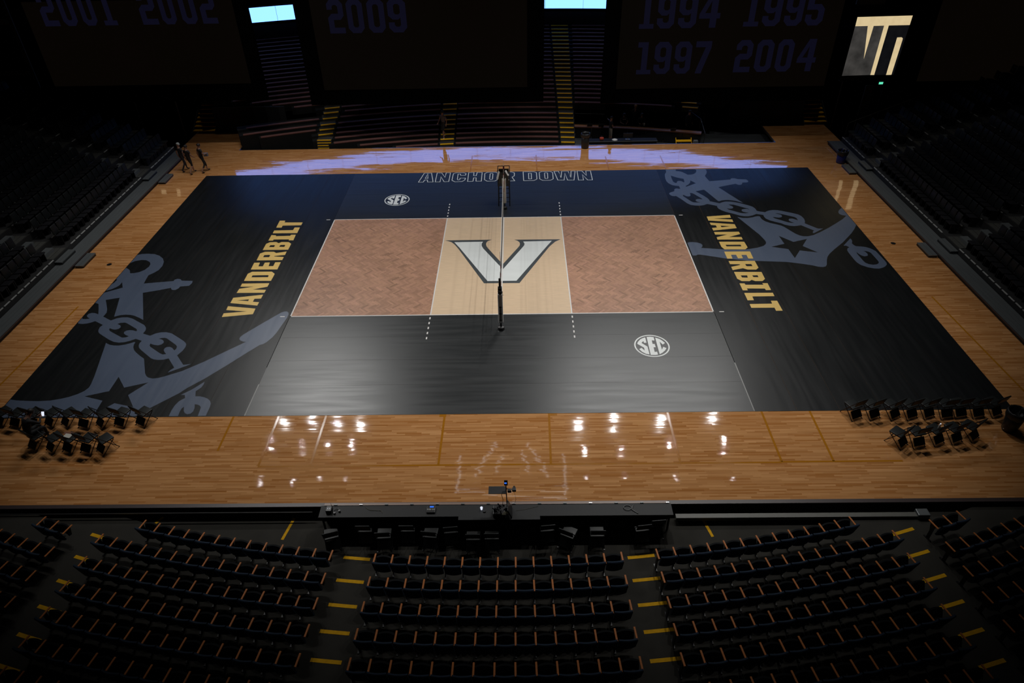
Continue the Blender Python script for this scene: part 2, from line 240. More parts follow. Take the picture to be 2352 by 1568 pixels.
DATA = {"AR":[[[[9.554,10.43],[9.546,10.274],[9.533,10.046],[9.421,9.824],[9.375,9.665],[9.315,9.099],[9.32,8.758],[9.385,8.48],[9.544,8.232],[9.728,8.136],[9.908,8.088],[9.925,7.742],[9.85,7.715],[9.736,7.778],[9.631,7.752],[9.55,7.607],[9.542,7.432],[9.378,7.321],[9.239,7.238],[9.181,7.124],[9.193,6.981],[9.265,6.836],[9.401,6.775],[9.504,6.8],[9.734,6.342],[9.931,5.867],[10.084,5.672],[10.305,5.585],[10.539,5.561],[10.791,5.624],[10.987,5.753],[11.224,5.638],[11.466,5.496],[11.44,5.336],[11.467,5.149],[11.588,4.961],[11.777,4.772],[12.177,4.501],[12.368,4.342],[12.579,4.259],[12.806,4.242],[13.066,4.347],[13.281,4.495],[13.619,4.367],[13.593,4.176],[13.629,3.954],[13.793,3.731],[14.265,3.409],[14.387,3.252],[14.605,3.137],[14.814,3.089],[15.023,3.125],[15.183,3.181],[15.654,2.588],[15.569,2.519],[15.495,2.328],[15.563,2.326],[15.826,2.524],[16.174,2.799],[15.947,2.787],[15.878,2.831],[15.445,3.375],[15.531,3.588],[15.582,3.867],[15.543,4.183],[15.434,4.378],[15.198,4.546],[14.701,4.82],[14.492,4.905],[14.295,4.93],[14.076,4.884],[13.933,4.797],[13.798,4.684],[13.573,4.768],[13.408,4.858],[13.408,5.121],[13.325,5.357],[13.135,5.53],[12.934,5.671],[12.75,5.809],[12.54,5.924],[12.319,6.002],[12.083,6.021],[11.902,5.971],[11.673,5.814],[11.442,5.958],[11.204,6.075],[11.217,6.241],[11.17,6.465],[11.038,6.751],[10.701,7.365],[11.216,7.565],[11.665,6.089],[11.695,6.06],[11.877,6.165],[12.082,6.214],[12.274,6.208],[12.582,6.088],[12.947,5.83],[12.084,7.868],[12.585,8.072],[13.182,8.294],[13.222,8.202],[13.328,8.126],[13.464,8.164],[13.558,8.312],[13.572,8.433],[13.843,8.454],[13.948,8.511],[13.98,8.633],[13.959,8.787],[13.904,8.87],[13.455,8.91],[13.331,9.026],[13.215,9.073],[13.09,9.034],[13.033,8.88],[12.375,8.779],[11.768,8.688],[11.709,9.112],[11.675,9.447],[11.816,9.709],[11.918,10.028],[11.931,10.288],[11.911,10.43],[11.295,10.43],[11.344,10.309],[11.324,10.114],[11.23,9.89],[11.093,9.734],[10.893,9.645],[10.708,9.632],[10.634,9.782],[10.496,10.013],[10.339,10.148],[10.119,10.208],[10.172,10.43]],[[9.707,9.558],[9.97,9.296],[10.199,9.144],[10.367,9.082],[10.342,8.693],[10.29,8.584],[10.251,8.622],[10.176,8.76],[10.08,8.794],[9.96,8.767],[9.892,8.634],[9.866,8.495],[9.775,8.528],[9.697,8.653],[9.688,8.746],[9.685,9.149]],[[10.707,8.835],[10.954,8.428],[10.729,8.284],[10.302,7.98],[10.286,8.088],[10.459,8.263],[10.603,8.47],[10.671,8.682]],[[10.334,7.145],[10.435,7.154],[10.516,7.071],[10.88,6.363],[10.802,6.337],[10.693,6.396],[10.566,6.372],[10.474,6.28],[10.452,6.154],[10.521,6.041],[10.673,5.965],[10.501,5.948],[10.336,5.964],[10.251,6.022],[10.178,6.134],[9.888,6.759],[9.891,6.901],[9.956,6.916],[10.021,6.812],[10.102,6.724],[10.224,6.72],[10.302,6.803],[10.33,6.945]],[[12.102,5.611],[12.231,5.651],[12.369,5.63],[13.022,5.129],[13.075,5.022],[12.945,5.105],[12.8,5.093],[12.666,5.034],[12.62,4.904],[12.668,4.772],[12.787,4.69],[12.942,4.66],[12.785,4.597],[12.62,4.591],[12.455,4.674],[11.964,5.055],[11.903,5.189],[12.035,5.148],[12.155,5.155],[12.257,5.231],[12.283,5.337],[12.234,5.472]],[[14.27,4.508],[14.41,4.536],[14.538,4.481],[15.141,4.1],[15.215,3.972],[15.219,3.721],[15.107,3.818],[14.995,3.915],[14.853,3.919],[14.761,3.828],[14.746,3.673],[14.82,3.547],[14.946,3.451],[14.787,3.443],[14.637,3.509],[14.094,3.972],[14.033,4.132],[14.184,4.077],[14.345,4.041],[14.493,4.1],[14.558,4.244],[14.534,4.372],[14.415,4.459]]],[[[12.208,4.185],[12.451,4.064],[12.705,4.044],[12.984,4.118],[13.186,4.22],[13.338,4.247],[13.392,4.182],[13.392,3.93],[13.492,3.677],[13.712,3.455],[13.957,3.325],[14.187,3.155],[14.284,3.013],[14.613,2.293],[14.769,2.098],[14.931,2.007],[15.149,2.001],[15.466,2.125],[15.899,2.416],[16.476,2.862],[17.093,3.39],[17.523,3.78],[17.871,4.167],[17.689,4.216],[17.577,4.379],[17.609,4.604],[17.745,4.828],[17.968,5.071],[17.97,3.121],[17.679,2.65],[17.383,2.247],[16.584,1.302],[15.943,0.661],[15.588,0.269],[15.38,-0.014],[15.238,-0.322],[15.092,-0.725],[14.984,-0.898],[14.834,-0.959],[14.62,-0.914],[14.384,-0.783],[13.924,-0.621],[13.332,-0.454],[12.829,-0.407],[12.197,-0.35],[11.561,-0.299],[11.218,-0.21],[10.623,-0.082],[9.993,0.143],[9.452,0.325],[9.334,0.328],[9.225,0.251],[9.094,0.254],[9.072,0.276],[9.066,1.495],[9.17,1.549],[9.337,1.567],[9.544,1.511],[9.709,1.395],[9.76,1.254],[9.711,1.09],[9.631,0.972],[10.163,0.887],[10.679,0.803],[11.204,0.763],[11.853,0.79],[12.315,0.914],[12.689,1.096],[12.852,1.285],[12.913,1.451],[12.911,1.676],[12.804,2.255],[12.509,3.214]],[[13.725,2.085],[14.243,1.447],[15.005,1.736],[14.558,1.034],[15.068,0.399],[14.277,0.606],[13.813,-0.106],[13.78,0.754],[13.031,0.991],[13.75,1.275]]],[[[17.131,1.732],[17.139,1.574],[17.108,1.44],[17.011,1.228],[17.035,1.086],[17.089,0.953],[17.292,0.926],[17.523,0.864],[17.699,0.72],[17.844,0.458],[17.891,-0.421],[17.886,-0.624],[17.838,-0.785],[17.709,-0.942],[17.558,-1.057],[17.335,-1.151],[17.119,-1.134],[16.861,-1.021],[16.637,-0.816],[16.542,-0.592],[16.515,-0.346],[16.507,0.385],[16.534,0.577],[16.615,0.748],[16.741,0.853],[16.687,0.964],[16.643,1.017],[16.523,1.012]],[[16.893,0.376],[16.941,0.205],[17.008,0.056],[17.119,-0.03],[17.26,0.008],[17.325,0.09],[17.353,0.237],[17.329,0.386],[17.263,0.482],[17.381,0.461],[17.484,0.403],[17.545,0.296],[17.572,-0.393],[17.557,-0.576],[17.486,-0.696],[17.371,-0.773],[17.196,-0.801],[17.035,-0.745],[16.921,-0.621],[16.892,-0.438],[16.866,0.228]]]],"AL":[[[[-17.97,0.978],[-17.788,1.064],[-17.465,1.083],[-17.143,1.037],[-16.824,0.866],[-16.545,0.59],[-16.366,0.268],[-16.276,-0.125],[-16.303,-0.507],[-16.452,-0.78],[-16.589,-0.951],[-16.546,-1.32],[-16.492,-1.683],[-15.85,-1.587],[-15.191,-1.496],[-15.188,-1.375],[-15.086,-1.305],[-14.932,-1.333],[-14.813,-1.471],[-14.298,-1.502],[-14.254,-1.685],[-14.305,-1.921],[-14.693,-1.974],[-14.698,-2.124],[-14.808,-2.261],[-14.936,-2.258],[-15.02,-2.187],[-15.064,-2.078],[-15.565,-2.268],[-16.191,-2.471],[-15.24,-4.604],[-15.494,-4.435],[-15.753,-4.284],[-15.951,-4.218],[-16.179,-4.192],[-16.383,-4.222],[-16.617,-4.338],[-16.82,-3.649],[-17.068,-2.851],[-17.613,-3.019],[-17.382,-3.42],[-17.19,-3.77],[-17.091,-4.027],[-17.094,-4.32],[-16.628,-4.618],[-16.441,-4.457],[-16.232,-4.391],[-15.99,-4.396],[-15.756,-4.491],[-15.044,-4.972],[-14.932,-5.095],[-14.856,-5.215],[-14.811,-5.374],[-14.822,-5.588],[-14.456,-5.746],[-14.301,-5.594],[-14.104,-5.512],[-13.871,-5.513],[-13.629,-5.595],[-13.369,-5.785],[-12.91,-6.135],[-12.779,-6.268],[-12.713,-6.381],[-12.682,-6.547],[-12.702,-6.784],[-12.804,-7.08],[-12.33,-7.682],[-12.184,-7.663],[-12.033,-7.631],[-12.191,-7.759],[-12.746,-8.155],[-12.706,-7.988],[-12.606,-7.861],[-13.063,-7.27],[-13.231,-7.344],[-13.445,-7.358],[-13.637,-7.32],[-13.779,-7.247],[-14.378,-6.736],[-14.561,-6.551],[-14.638,-6.402],[-14.67,-6.253],[-14.648,-6.096],[-14.959,-5.947],[-15.126,-6.076],[-15.313,-6.167],[-15.548,-6.2],[-15.782,-6.14],[-16.03,-6.003],[-16.631,-5.571],[-16.747,-5.452],[-16.82,-5.313],[-16.863,-5.095],[-16.811,-4.936],[-17.273,-4.655],[-17.392,-4.743],[-17.543,-4.821],[-17.727,-4.849],[-17.933,-4.817],[-17.97,-4.732],[-17.97,-4.267],[-17.97,-4.385],[-17.916,-4.478],[-17.764,-4.493],[-17.616,-4.455],[-17.765,-4.349],[-17.853,-4.222],[-17.844,-4.097],[-17.733,-4.027],[-17.576,-4.051],[-17.399,-4.139],[-17.567,-3.762],[-17.776,-3.347],[-17.883,-3.279],[-17.97,-3.255],[-17.97,-3.452],[-17.97,-3.625],[-17.97,-3.73],[-17.97,-1.823],[-17.966,-1.698],[-17.914,-1.589],[-17.896,-1.324],[-17.97,-1.251],[-17.97,-0.252],[-17.97,-0.253],[-17.797,-0.371],[-17.671,-0.501],[-17.543,-0.755],[-17.387,-0.749],[-17.161,-0.664],[-16.984,-0.466],[-16.902,-0.161],[-16.936,0.072],[-17.067,0.285],[-17.301,0.449],[-17.532,0.481],[-17.814,0.382],[-17.97,0.188]],[[-17.97,-2.423],[-17.319,-2.01],[-17.563,-1.539],[-17.557,-1.802],[-17.634,-1.966],[-17.762,-2.127],[-17.97,-2.261]],[[-16.211,-4.879],[-16.126,-4.808],[-15.948,-4.783],[-15.826,-4.842],[-15.241,-5.252],[-15.177,-5.344],[-15.177,-5.422],[-15.336,-5.353],[-15.486,-5.33],[-15.61,-5.367],[-15.664,-5.452],[-15.637,-5.55],[-15.518,-5.669],[-15.323,-5.768],[-15.419,-5.835],[-15.572,-5.852],[-15.697,-5.781],[-16.303,-5.382],[-16.381,-5.282],[-16.402,-5.183],[-16.245,-5.257],[-16.114,-5.287],[-16.0,-5.23],[-15.966,-5.112],[-16.041,-4.99]],[[-14.007,-5.964],[-13.913,-5.916],[-13.782,-5.9],[-13.669,-5.951],[-13.127,-6.392],[-13.037,-6.504],[-13.012,-6.651],[-13.047,-6.76],[-13.193,-6.593],[-13.325,-6.517],[-13.433,-6.527],[-13.502,-6.606],[-13.483,-6.734],[-13.397,-6.862],[-13.277,-6.99],[-13.413,-7.012],[-13.558,-6.931],[-14.12,-6.504],[-14.194,-6.41],[-14.212,-6.287],[-14.042,-6.368],[-13.844,-6.409],[-13.732,-6.351],[-13.69,-6.233],[-13.737,-6.12],[-13.845,-6.024]]],[[[-16.068,-6.209],[-15.876,-6.325],[-15.666,-6.384],[-15.457,-6.395],[-15.235,-6.336],[-15.049,-6.246],[-14.925,-6.166],[-14.872,-6.193],[-14.866,-6.324],[-14.81,-6.51],[-14.7,-6.695],[-14.547,-6.86],[-14.294,-7.079],[-14.044,-7.271],[-13.821,-7.733],[-13.607,-8.175],[-13.491,-8.342],[-13.362,-8.443],[-13.181,-8.495],[-12.98,-8.465],[-12.764,-8.37],[-12.221,-8.063],[-11.569,-7.494],[-10.919,-6.833],[-10.327,-6.237],[-10.447,-6.216],[-10.586,-6.139],[-10.658,-6.043],[-10.671,-5.91],[-10.6,-5.74],[-10.441,-5.51],[-9.949,-4.825],[-9.468,-4.176],[-9.346,-4.094],[-9.227,-4.088],[-9.142,-4.182],[-9.102,-4.308],[-9.102,-4.556],[-9.252,-5.629],[-9.327,-5.935],[-9.48,-6.271],[-9.578,-6.399],[-9.697,-6.452],[-10.012,-6.884],[-10.608,-7.751],[-11.186,-8.542],[-11.627,-9.049],[-11.82,-9.351],[-12.608,-10.19],[-12.912,-10.571],[-17.97,-10.59],[-17.97,-9.616],[-17.708,-9.668],[-17.275,-9.705],[-16.856,-9.72],[-16.458,-9.695],[-16.098,-9.6],[-15.844,-9.497],[-15.612,-9.346],[-15.448,-9.177],[-15.376,-8.989],[-15.395,-8.781],[-15.495,-8.324],[-15.648,-7.751]],[[-14.537,-8.372],[-14.035,-9.009],[-13.242,-8.72],[-13.693,-9.432],[-13.206,-10.093],[-13.993,-9.874],[-14.454,-10.451],[-14.502,-9.729],[-15.294,-9.48],[-14.509,-9.2]]],[[[-11.115,-8.714],[-11.093,-8.859],[-11.113,-9.033],[-11.177,-9.142],[-11.25,-9.251],[-11.152,-9.539],[-10.987,-9.542],[-10.803,-9.596],[-10.652,-9.675],[-10.516,-9.797],[-10.437,-9.948],[-10.408,-10.127],[-10.387,-10.583],[-10.673,-10.587],[-10.708,-10.269],[-10.73,-10.137],[-10.8,-10.047],[-10.901,-9.992],[-11.015,-9.97],[-10.943,-10.178],[-10.926,-10.353],[-10.983,-10.468],[-11.092,-10.496],[-11.194,-10.437],[-11.28,-10.32],[-11.359,-10.09],[-11.406,-10.201],[-11.409,-10.347],[-11.382,-10.59],[-11.712,-10.588],[-11.735,-10.284],[-11.72,-10.019],[-11.661,-9.811],[-11.58,-9.707],[-11.496,-9.632],[-11.575,-9.456],[-11.731,-9.451],[-11.451,-9.185],[-11.314,-8.998]]]],"VL":[[[[-11.926,-4.455],[-11.942,-4.174],[-10.981,-4.052],[-11.918,-3.927],[-11.936,-3.632],[-10.669,-3.84],[-10.651,-4.263]]],[[[-11.919,-3.383],[-11.927,-2.968],[-10.661,-2.742],[-10.663,-3.05],[-10.95,-3.072],[-10.949,-3.304],[-10.661,-3.343],[-10.663,-3.61]],[[-11.689,-3.173],[-11.178,-3.112],[-11.174,-3.244]]],[[[-11.907,-2.573],[-11.897,-2.228],[-11.289,-2.066],[-11.903,-2.053],[-11.912,-1.787],[-10.657,-1.785],[-10.66,-2.08],[-11.265,-2.3],[-10.647,-2.342],[-10.655,-2.583]]],[[[-11.901,-1.56],[-11.917,-0.925],[-11.767,-0.754],[-10.837,-0.763],[-10.638,-0.967],[-10.643,-1.577]],[[-11.653,-1.251],[-11.641,-1.08],[-10.927,-1.072],[-10.882,-1.116],[-10.88,-1.257]]],[[[-11.896,-0.55],[-11.924,0.08],[-11.648,0.086],[-11.62,-0.264],[-11.409,-0.269],[-11.412,0.08],[-11.17,0.088],[-11.136,-0.262],[-10.915,-0.255],[-10.916,0.101],[-10.648,0.101],[-10.628,-0.573]]],[[[-11.879,0.295],[-11.909,0.958],[-11.71,1.131],[-11.271,1.12],[-11.123,0.993],[-10.64,1.131],[-10.634,0.791],[-11.121,0.709],[-11.123,0.655],[-10.637,0.59],[-10.635,0.298]],[[-11.657,0.601],[-11.641,0.802],[-11.407,0.817],[-11.35,0.762],[-11.36,0.594]]],[[[-11.883,1.307],[-11.888,1.939],[-11.74,2.092],[-11.428,2.105],[-11.272,1.987],[-11.162,2.099],[-10.797,2.082],[-10.621,1.906],[-10.617,1.303]],[[-11.648,1.594],[-11.633,1.783],[-11.444,1.792],[-11.388,1.742],[-11.406,1.594]],[[-11.152,1.616],[-11.13,1.791],[-10.924,1.8],[-10.875,1.749],[-10.896,1.595]]],[[[-11.876,2.261],[-11.886,2.848],[-11.635,2.819],[-11.636,2.722],[-10.895,2.747],[-10.881,2.858],[-10.63,2.851],[-10.609,2.264],[-10.848,2.263],[-10.847,2.365],[-11.636,2.371],[-11.641,2.262]]],[[[-11.874,3.034],[-11.883,3.343],[-10.913,3.362],[-10.898,3.652],[-10.623,3.645],[-10.611,3.029]]],[[[-11.869,3.656],[-11.897,4.441],[-11.601,4.44],[-11.589,4.233],[-10.618,4.206],[-10.62,3.892],[-11.587,3.873],[-11.587,3.648]]]],"VR":[[[[10.633,4.271],[11.88,4.434],[11.858,4.101],[10.922,4.033],[11.874,3.904],[11.862,3.616],[10.623,3.822]]],[[[10.635,3.589],[11.866,3.378],[11.861,2.946],[10.621,2.719],[10.622,3.003],[10.88,3.048],[10.883,3.275],[10.642,3.32]],[[11.11,3.231],[11.601,3.172],[11.123,3.064]]],[[[10.621,2.571],[11.868,2.567],[11.873,2.317],[11.237,2.031],[11.863,2.014],[11.853,1.757],[10.616,1.776],[10.626,2.025],[11.231,2.284],[10.62,2.293]]],[[[10.634,1.563],[11.862,1.531],[11.879,0.963],[11.718,0.776],[10.722,0.802],[10.632,1.043]],[[10.873,1.243],[10.893,1.091],[11.589,1.073],[11.615,1.134],[11.605,1.238]]],[[[10.652,0.581],[11.889,0.57],[11.863,-0.102],[11.626,-0.096],[11.629,0.244],[11.39,0.25],[11.383,-0.064],[11.148,-0.071],[11.141,0.269],[10.901,0.275],[10.888,-0.078],[10.638,-0.085]]],[[[10.642,-0.305],[11.867,-0.321],[11.866,-0.947],[11.712,-1.111],[11.322,-1.101],[11.142,-0.973],[10.628,-1.134],[10.633,-0.837],[11.091,-0.678],[11.082,-0.615],[10.642,-0.591]],[[11.344,-0.602],[11.348,-0.766],[11.388,-0.798],[11.627,-0.804],[11.626,-0.609]]],[[[10.647,-1.288],[11.898,-1.317],[11.883,-1.918],[11.72,-2.103],[11.396,-2.096],[11.263,-1.993],[11.138,-2.096],[10.794,-2.082],[10.644,-1.878]],[[10.874,-1.597],[10.889,-1.777],[11.143,-1.8],[11.165,-1.603]],[[11.39,-1.609],[11.412,-1.759],[11.633,-1.776],[11.637,-1.602]]],[[[10.642,-2.271],[10.866,-2.276],[10.882,-2.393],[11.679,-2.41],[11.655,-2.277],[11.892,-2.282],[11.883,-2.843],[11.657,-2.855],[11.64,-2.724],[10.856,-2.696],[10.867,-2.849],[10.639,-2.844]]],[[[10.644,-3.057],[11.892,-3.067],[11.883,-3.338],[10.924,-3.34],[10.909,-3.634],[10.638,-3.639]]],[[[10.643,-3.928],[11.609,-3.916],[11.622,-3.692],[11.889,-3.697],[11.893,-4.452],[11.614,-4.457],[11.618,-4.223],[10.639,-4.213]]]],"AD":[[[[-5.054,9.105],[-4.781,9.107],[-4.722,9.412],[-4.562,9.406],[-4.52,9.115],[-4.203,9.121],[-4.413,10.452],[-4.846,10.467]],[[-4.711,9.633],[-4.555,9.627],[-4.623,10.345]]],[[[-4.077,9.116],[-3.794,9.118],[-3.799,9.836],[-3.555,9.121],[-3.285,9.145],[-3.28,10.43],[-3.537,10.439],[-3.554,9.744],[-3.806,10.448],[-4.075,10.458]]],[[[-3.115,9.314],[-2.929,9.1],[-2.51,9.119],[-2.354,9.343],[-2.342,9.608],[-2.655,9.602],[-2.664,9.381],[-2.753,9.346],[-2.805,9.441],[-2.81,10.197],[-2.671,10.204],[-2.634,9.993],[-2.358,10.012],[-2.338,10.266],[-2.512,10.444],[-2.908,10.44],[-3.093,10.264]]],[[[-2.185,9.108],[-1.875,9.119],[-1.855,9.63],[-1.71,9.625],[-1.694,9.13],[-1.383,9.13],[-1.383,10.462],[-1.685,10.455],[-1.714,9.922],[-1.869,9.927],[-1.871,10.45],[-2.186,10.45]]],[[[-1.209,9.332],[-1.035,9.108],[-0.594,9.12],[-0.428,9.361],[-0.423,10.228],[-0.578,10.417],[-1.067,10.434],[-1.218,10.227]],[[-0.909,9.432],[-0.861,9.359],[-0.77,9.356],[-0.738,9.426],[-0.734,10.154],[-0.77,10.212],[-0.863,10.215],[-0.901,10.16]]],[[[-0.26,10.452],[0.38,10.441],[0.547,10.252],[0.543,9.828],[0.406,9.648],[0.567,9.108],[0.261,9.102],[0.156,9.479],[0.042,9.483],[0.034,9.126],[-0.26,9.12]],[[0.057,10.183],[0.23,10.177],[0.248,10.007],[0.21,9.856],[0.049,9.862]]],[[[1.066,10.463],[1.681,10.442],[1.858,10.252],[1.862,9.311],[1.688,9.125],[1.088,9.118]],[[1.387,10.177],[1.549,10.172],[1.549,9.349],[1.39,9.355]]],[[[2.025,10.258],[2.181,10.436],[2.679,10.418],[2.816,10.242],[2.816,9.307],[2.638,9.121],[2.186,9.125],[2.027,9.333]],[[2.334,10.162],[2.382,10.217],[2.475,10.214],[2.512,10.156],[2.503,9.427],[2.467,9.373],[2.364,9.377],[2.332,9.433]]],[[[2.912,10.427],[3.179,10.43],[3.272,9.429],[3.365,10.44],[3.748,10.438],[3.852,9.454],[3.922,10.438],[4.166,10.441],[4.017,9.102],[3.644,9.114],[3.539,10.12],[3.441,9.121],[3.076,9.134]]],[[[4.282,10.437],[4.572,10.438],[4.79,9.711],[4.803,10.436],[5.082,10.438],[5.084,9.093],[4.806,9.092],[4.561,9.859],[4.569,9.094],[4.28,9.093]]]],"V":[[[-2.916,2.053],[-0.568,2.063],[-0.77,1.925],[-0.841,1.758],[-0.852,1.59],[-0.821,1.418],[-0.748,1.221],[0.007,-0.352],[0.723,1.213],[0.807,1.411],[0.836,1.595],[0.8,1.782],[0.709,1.922],[0.542,2.034],[2.867,2.018],[2.577,1.771],[2.278,1.295],[0.791,-2.027],[-0.817,-2.014],[-2.189,1.171],[-2.413,1.622],[-2.594,1.875]],[[-2.438,1.848],[-1.009,1.864],[-1.069,1.662],[-1.061,1.459],[-0.978,1.192],[0.022,-0.804],[0.969,1.276],[1.046,1.475],[1.054,1.642],[0.991,1.83],[2.415,1.868],[2.197,1.428],[0.655,-1.824],[-0.665,-1.824],[-2.14,1.278]]],"SEC":[[[5.836,-6.232],[5.831,-6.587],[5.73,-6.592],[5.722,-6.47],[5.629,-6.598],[5.832,-6.837],[5.835,-7.335],[5.704,-7.297],[5.572,-7.166],[5.485,-6.991],[5.587,-6.916],[5.683,-7.097],[5.69,-6.906],[5.454,-6.648],[5.496,-6.527],[5.617,-6.357],[5.733,-6.272]],[[5.893,-6.2],[6.029,-6.185],[6.173,-6.218],[6.174,-6.441],[6.064,-6.432],[6.061,-6.667],[6.143,-6.673],[6.148,-6.885],[6.066,-6.882],[6.06,-7.186],[6.157,-7.169],[6.163,-7.352],[6.058,-7.378],[5.88,-7.37]],[[6.23,-6.249],[6.389,-6.346],[6.486,-6.471],[6.562,-6.615],[6.456,-6.715],[6.36,-6.518],[6.369,-7.054],[6.449,-6.859],[6.564,-6.95],[6.48,-7.099],[6.355,-7.238],[6.231,-7.33]]],"SECe":[[[5.326,-6.695],[6.703,-6.893],[6.032,-6.07],[6.002,-7.5]],[[-6.682,6.688],[-5.298,6.867],[-5.986,7.508],[-5.979,6.052]]],"COURTLINES":[[[-7.801,-13.02],[2.246,-13.038]],[[-7.764,-11.007],[-7.788,-12.982]],[[-6.087,-10.81],[-6.089,-12.976]],[[-1.878,-10.644],[-1.898,-13.023]],[[1.791,-10.619],[1.753,-13.032]],[[-9.38,-10.61],[-9.369,-12.201]],[[10.928,-10.619],[10.892,-12.977]],[[9.245,-10.818],[9.219,-12.958]],[[9.207,-12.998],[13.059,-13.002]],[[6.118,-10.709],[5.937,-13.004]],[[18.787,-7.184],[18.918,-9.675]],[[-18.922,-8.686],[-18.811,-6.528]],[[2.246,-13.038],[9.207,-12.998]]],"NT":[[[21.343,6.949],[24.634,6.986],[24.628,6.452],[23.37,6.448],[23.359,3.537],[23.116,3.541],[23.092,6.442],[22.459,6.438],[22.424,4.531],[22.108,6.44],[21.353,6.435]],[[24.098,5.751],[24.355,5.761],[24.444,5.717],[24.467,5.646],[24.444,3.532],[24.112,3.525]],[[21.353,6.435],[22.108,6.44],[22.424,4.531],[22.459,6.438],[23.092,6.442],[23.116,3.541],[21.344,3.512]],[[23.37,6.448],[24.628,6.452],[24.617,5.925],[24.576,3.537],[24.444,3.532],[24.467,5.646],[24.444,5.717],[24.355,5.761],[24.098,5.751],[24.112,3.525],[23.359,3.537]]]}
# ================================================================== setting: stage floor, pits, walls
WZ = -0.008                                # wood surface; the rolled-out mat is 8 mm thick, its top is z=0
fl = obj('floor', B().box((0, -.02, WZ-.06), (41.4, 29.04, .12)).box((-19.3, 16.1, WZ-.06), (4.0, 3.2, .12)).box((19.4, 16.1, WZ-.06), (4.2, 3.2, .12)).mesh('floor', 'wood'), kind='structure')
def strip(x0, y0, x1, y1, z, w, m, name, parent, th=.0008):
    a = Vector((x0, y0, 0)); b = Vector((x1, y1, 0)); d = (b-a).normalized(); n = Vector((-d.y, d.x, 0))*w/2
    bb = B(); bb.poly([[(a-n)[:2], (b-n)[:2], (b+n)[:2], (a+n)[:2]]], z, th); return obj(name, bb.mesh(name, m), parent)
for l in ((-7.8, -13.02, 9.21, -13.02), (9.21, -13, 13.1, -13), (-7.775, -10.6, -7.79, -12.99), (-6.09, -10.6, -6.09, -12.99), (-1.885, -10.6, -1.9, -12.99), (1.79, -10.6, 1.76, -12.99), (5.95, -10.6, 5.95, -12.99), (9.24, -10.6, 9.22, -12.99), (10.92, -10.6, 10.89, -12.99), (-9.38, -10.6, -9.37, -12.3), (18.6, -3.5, 18.95, -10.4), (-18.95, -10.4, -18.6, -3.5), (-2.1, 10.5, -2.1, 13), (1.9, 10.5, 1.9, 13), (6.2, 10.5, 6.2, 12.6), (9.6, 10.5, 9.6, 12.6)):
    strip(*l, WZ+.0004, .075, 'line', 'floor_line', fl)
for x, y in ((-17.86, -.1), (19.0, .35)): pass
for x, y in ((-18.95, .1), (19.0, 1.2)):
    obj('floor_cap', B().lathe([(0, .0015), (.11, .0015), (.12, 0)], 16, (x, y, WZ)).mesh('cap', 'blackm'), fl)
for x, y in ((-1.95, -10.68), (1.95, -10.68)):
    strip(x-.12, y, x+.12, y, WZ+.0005, .13, 'line', 'floor_line', fl)
tr = obj('trim_1', B().box((0, -14.61, -.03), (41.4, .14, .05)).mesh('trim', 'trim'), kind='structure')
obj('fascia', B().box((0, -14.58, -.24), (41.4, .05, .34)).mesh('fascia', 'wall'), tr)
obj('edge_rail', B().tube((-20, -14.82, -.10), (-5.6, -14.82, -.10), .018).mesh('rail', 'steel'), tr)
tr2 = obj('trim_2', B().box((0, 14.53, -.03), (34.6, .06, .05)).box((-17.3, 16.1, -.03), (.06, 3.2, .05)).box((17.3, 16.1, -.03), (.06, 3.2, .05)).mesh('trim', 'steel'), kind='structure')
obj('fascia', B().box((0, 14.49, -.3), (34.6, .04, .48)).mesh('fascia', 'wall'), tr2)
fpf = obj('floor_pit_front', B().box((0, -17, -.415), (60, 6, .04)).mesh('pit', 'conc'), kind='structure')
obj('floor_pit_back', B().box((0, 18.4, -.55), (44, 8, .08)).mesh('pit', 'concp'), kind='structure')
obj('carpet', B().poly([[(-16.0, 14.65), (-12.45, 14.65), (-12.7, 17.4), (-16.1, 16.3)]], -.508, .012).mesh('carpet', 'carpet'), label='dark blue carpet in the back pit left of the first yellow steps', category='carpet')
for n, p, d in (('wall_back', (0, 34, 8), (96, .3, 32)), ('wall_left', (-46, -4, 8), (.3, 80, 32)), ('wall_right', (46, -4, 8), (.3, 80, 32)), ('wall_front', (0, -44, 8), (96, .3, 32)), ('ceiling', (0, -4, 22), (96, 80, .3))):
    obj(n, B().box(p, d).mesh(n, 'wall'), kind='structure')
obj('floor_base', B().box((0, -4, -3.2), (96, 80, .2)).mesh('base', 'wall'), kind='structure')
KT = .97887; CAMV = Vector((0.834168, -28.337019, 16.563945))
def shrink(o, k): o.location = CAMV+(Vector(o.location)-CAMV)*k; o.scale = (k, k, k)
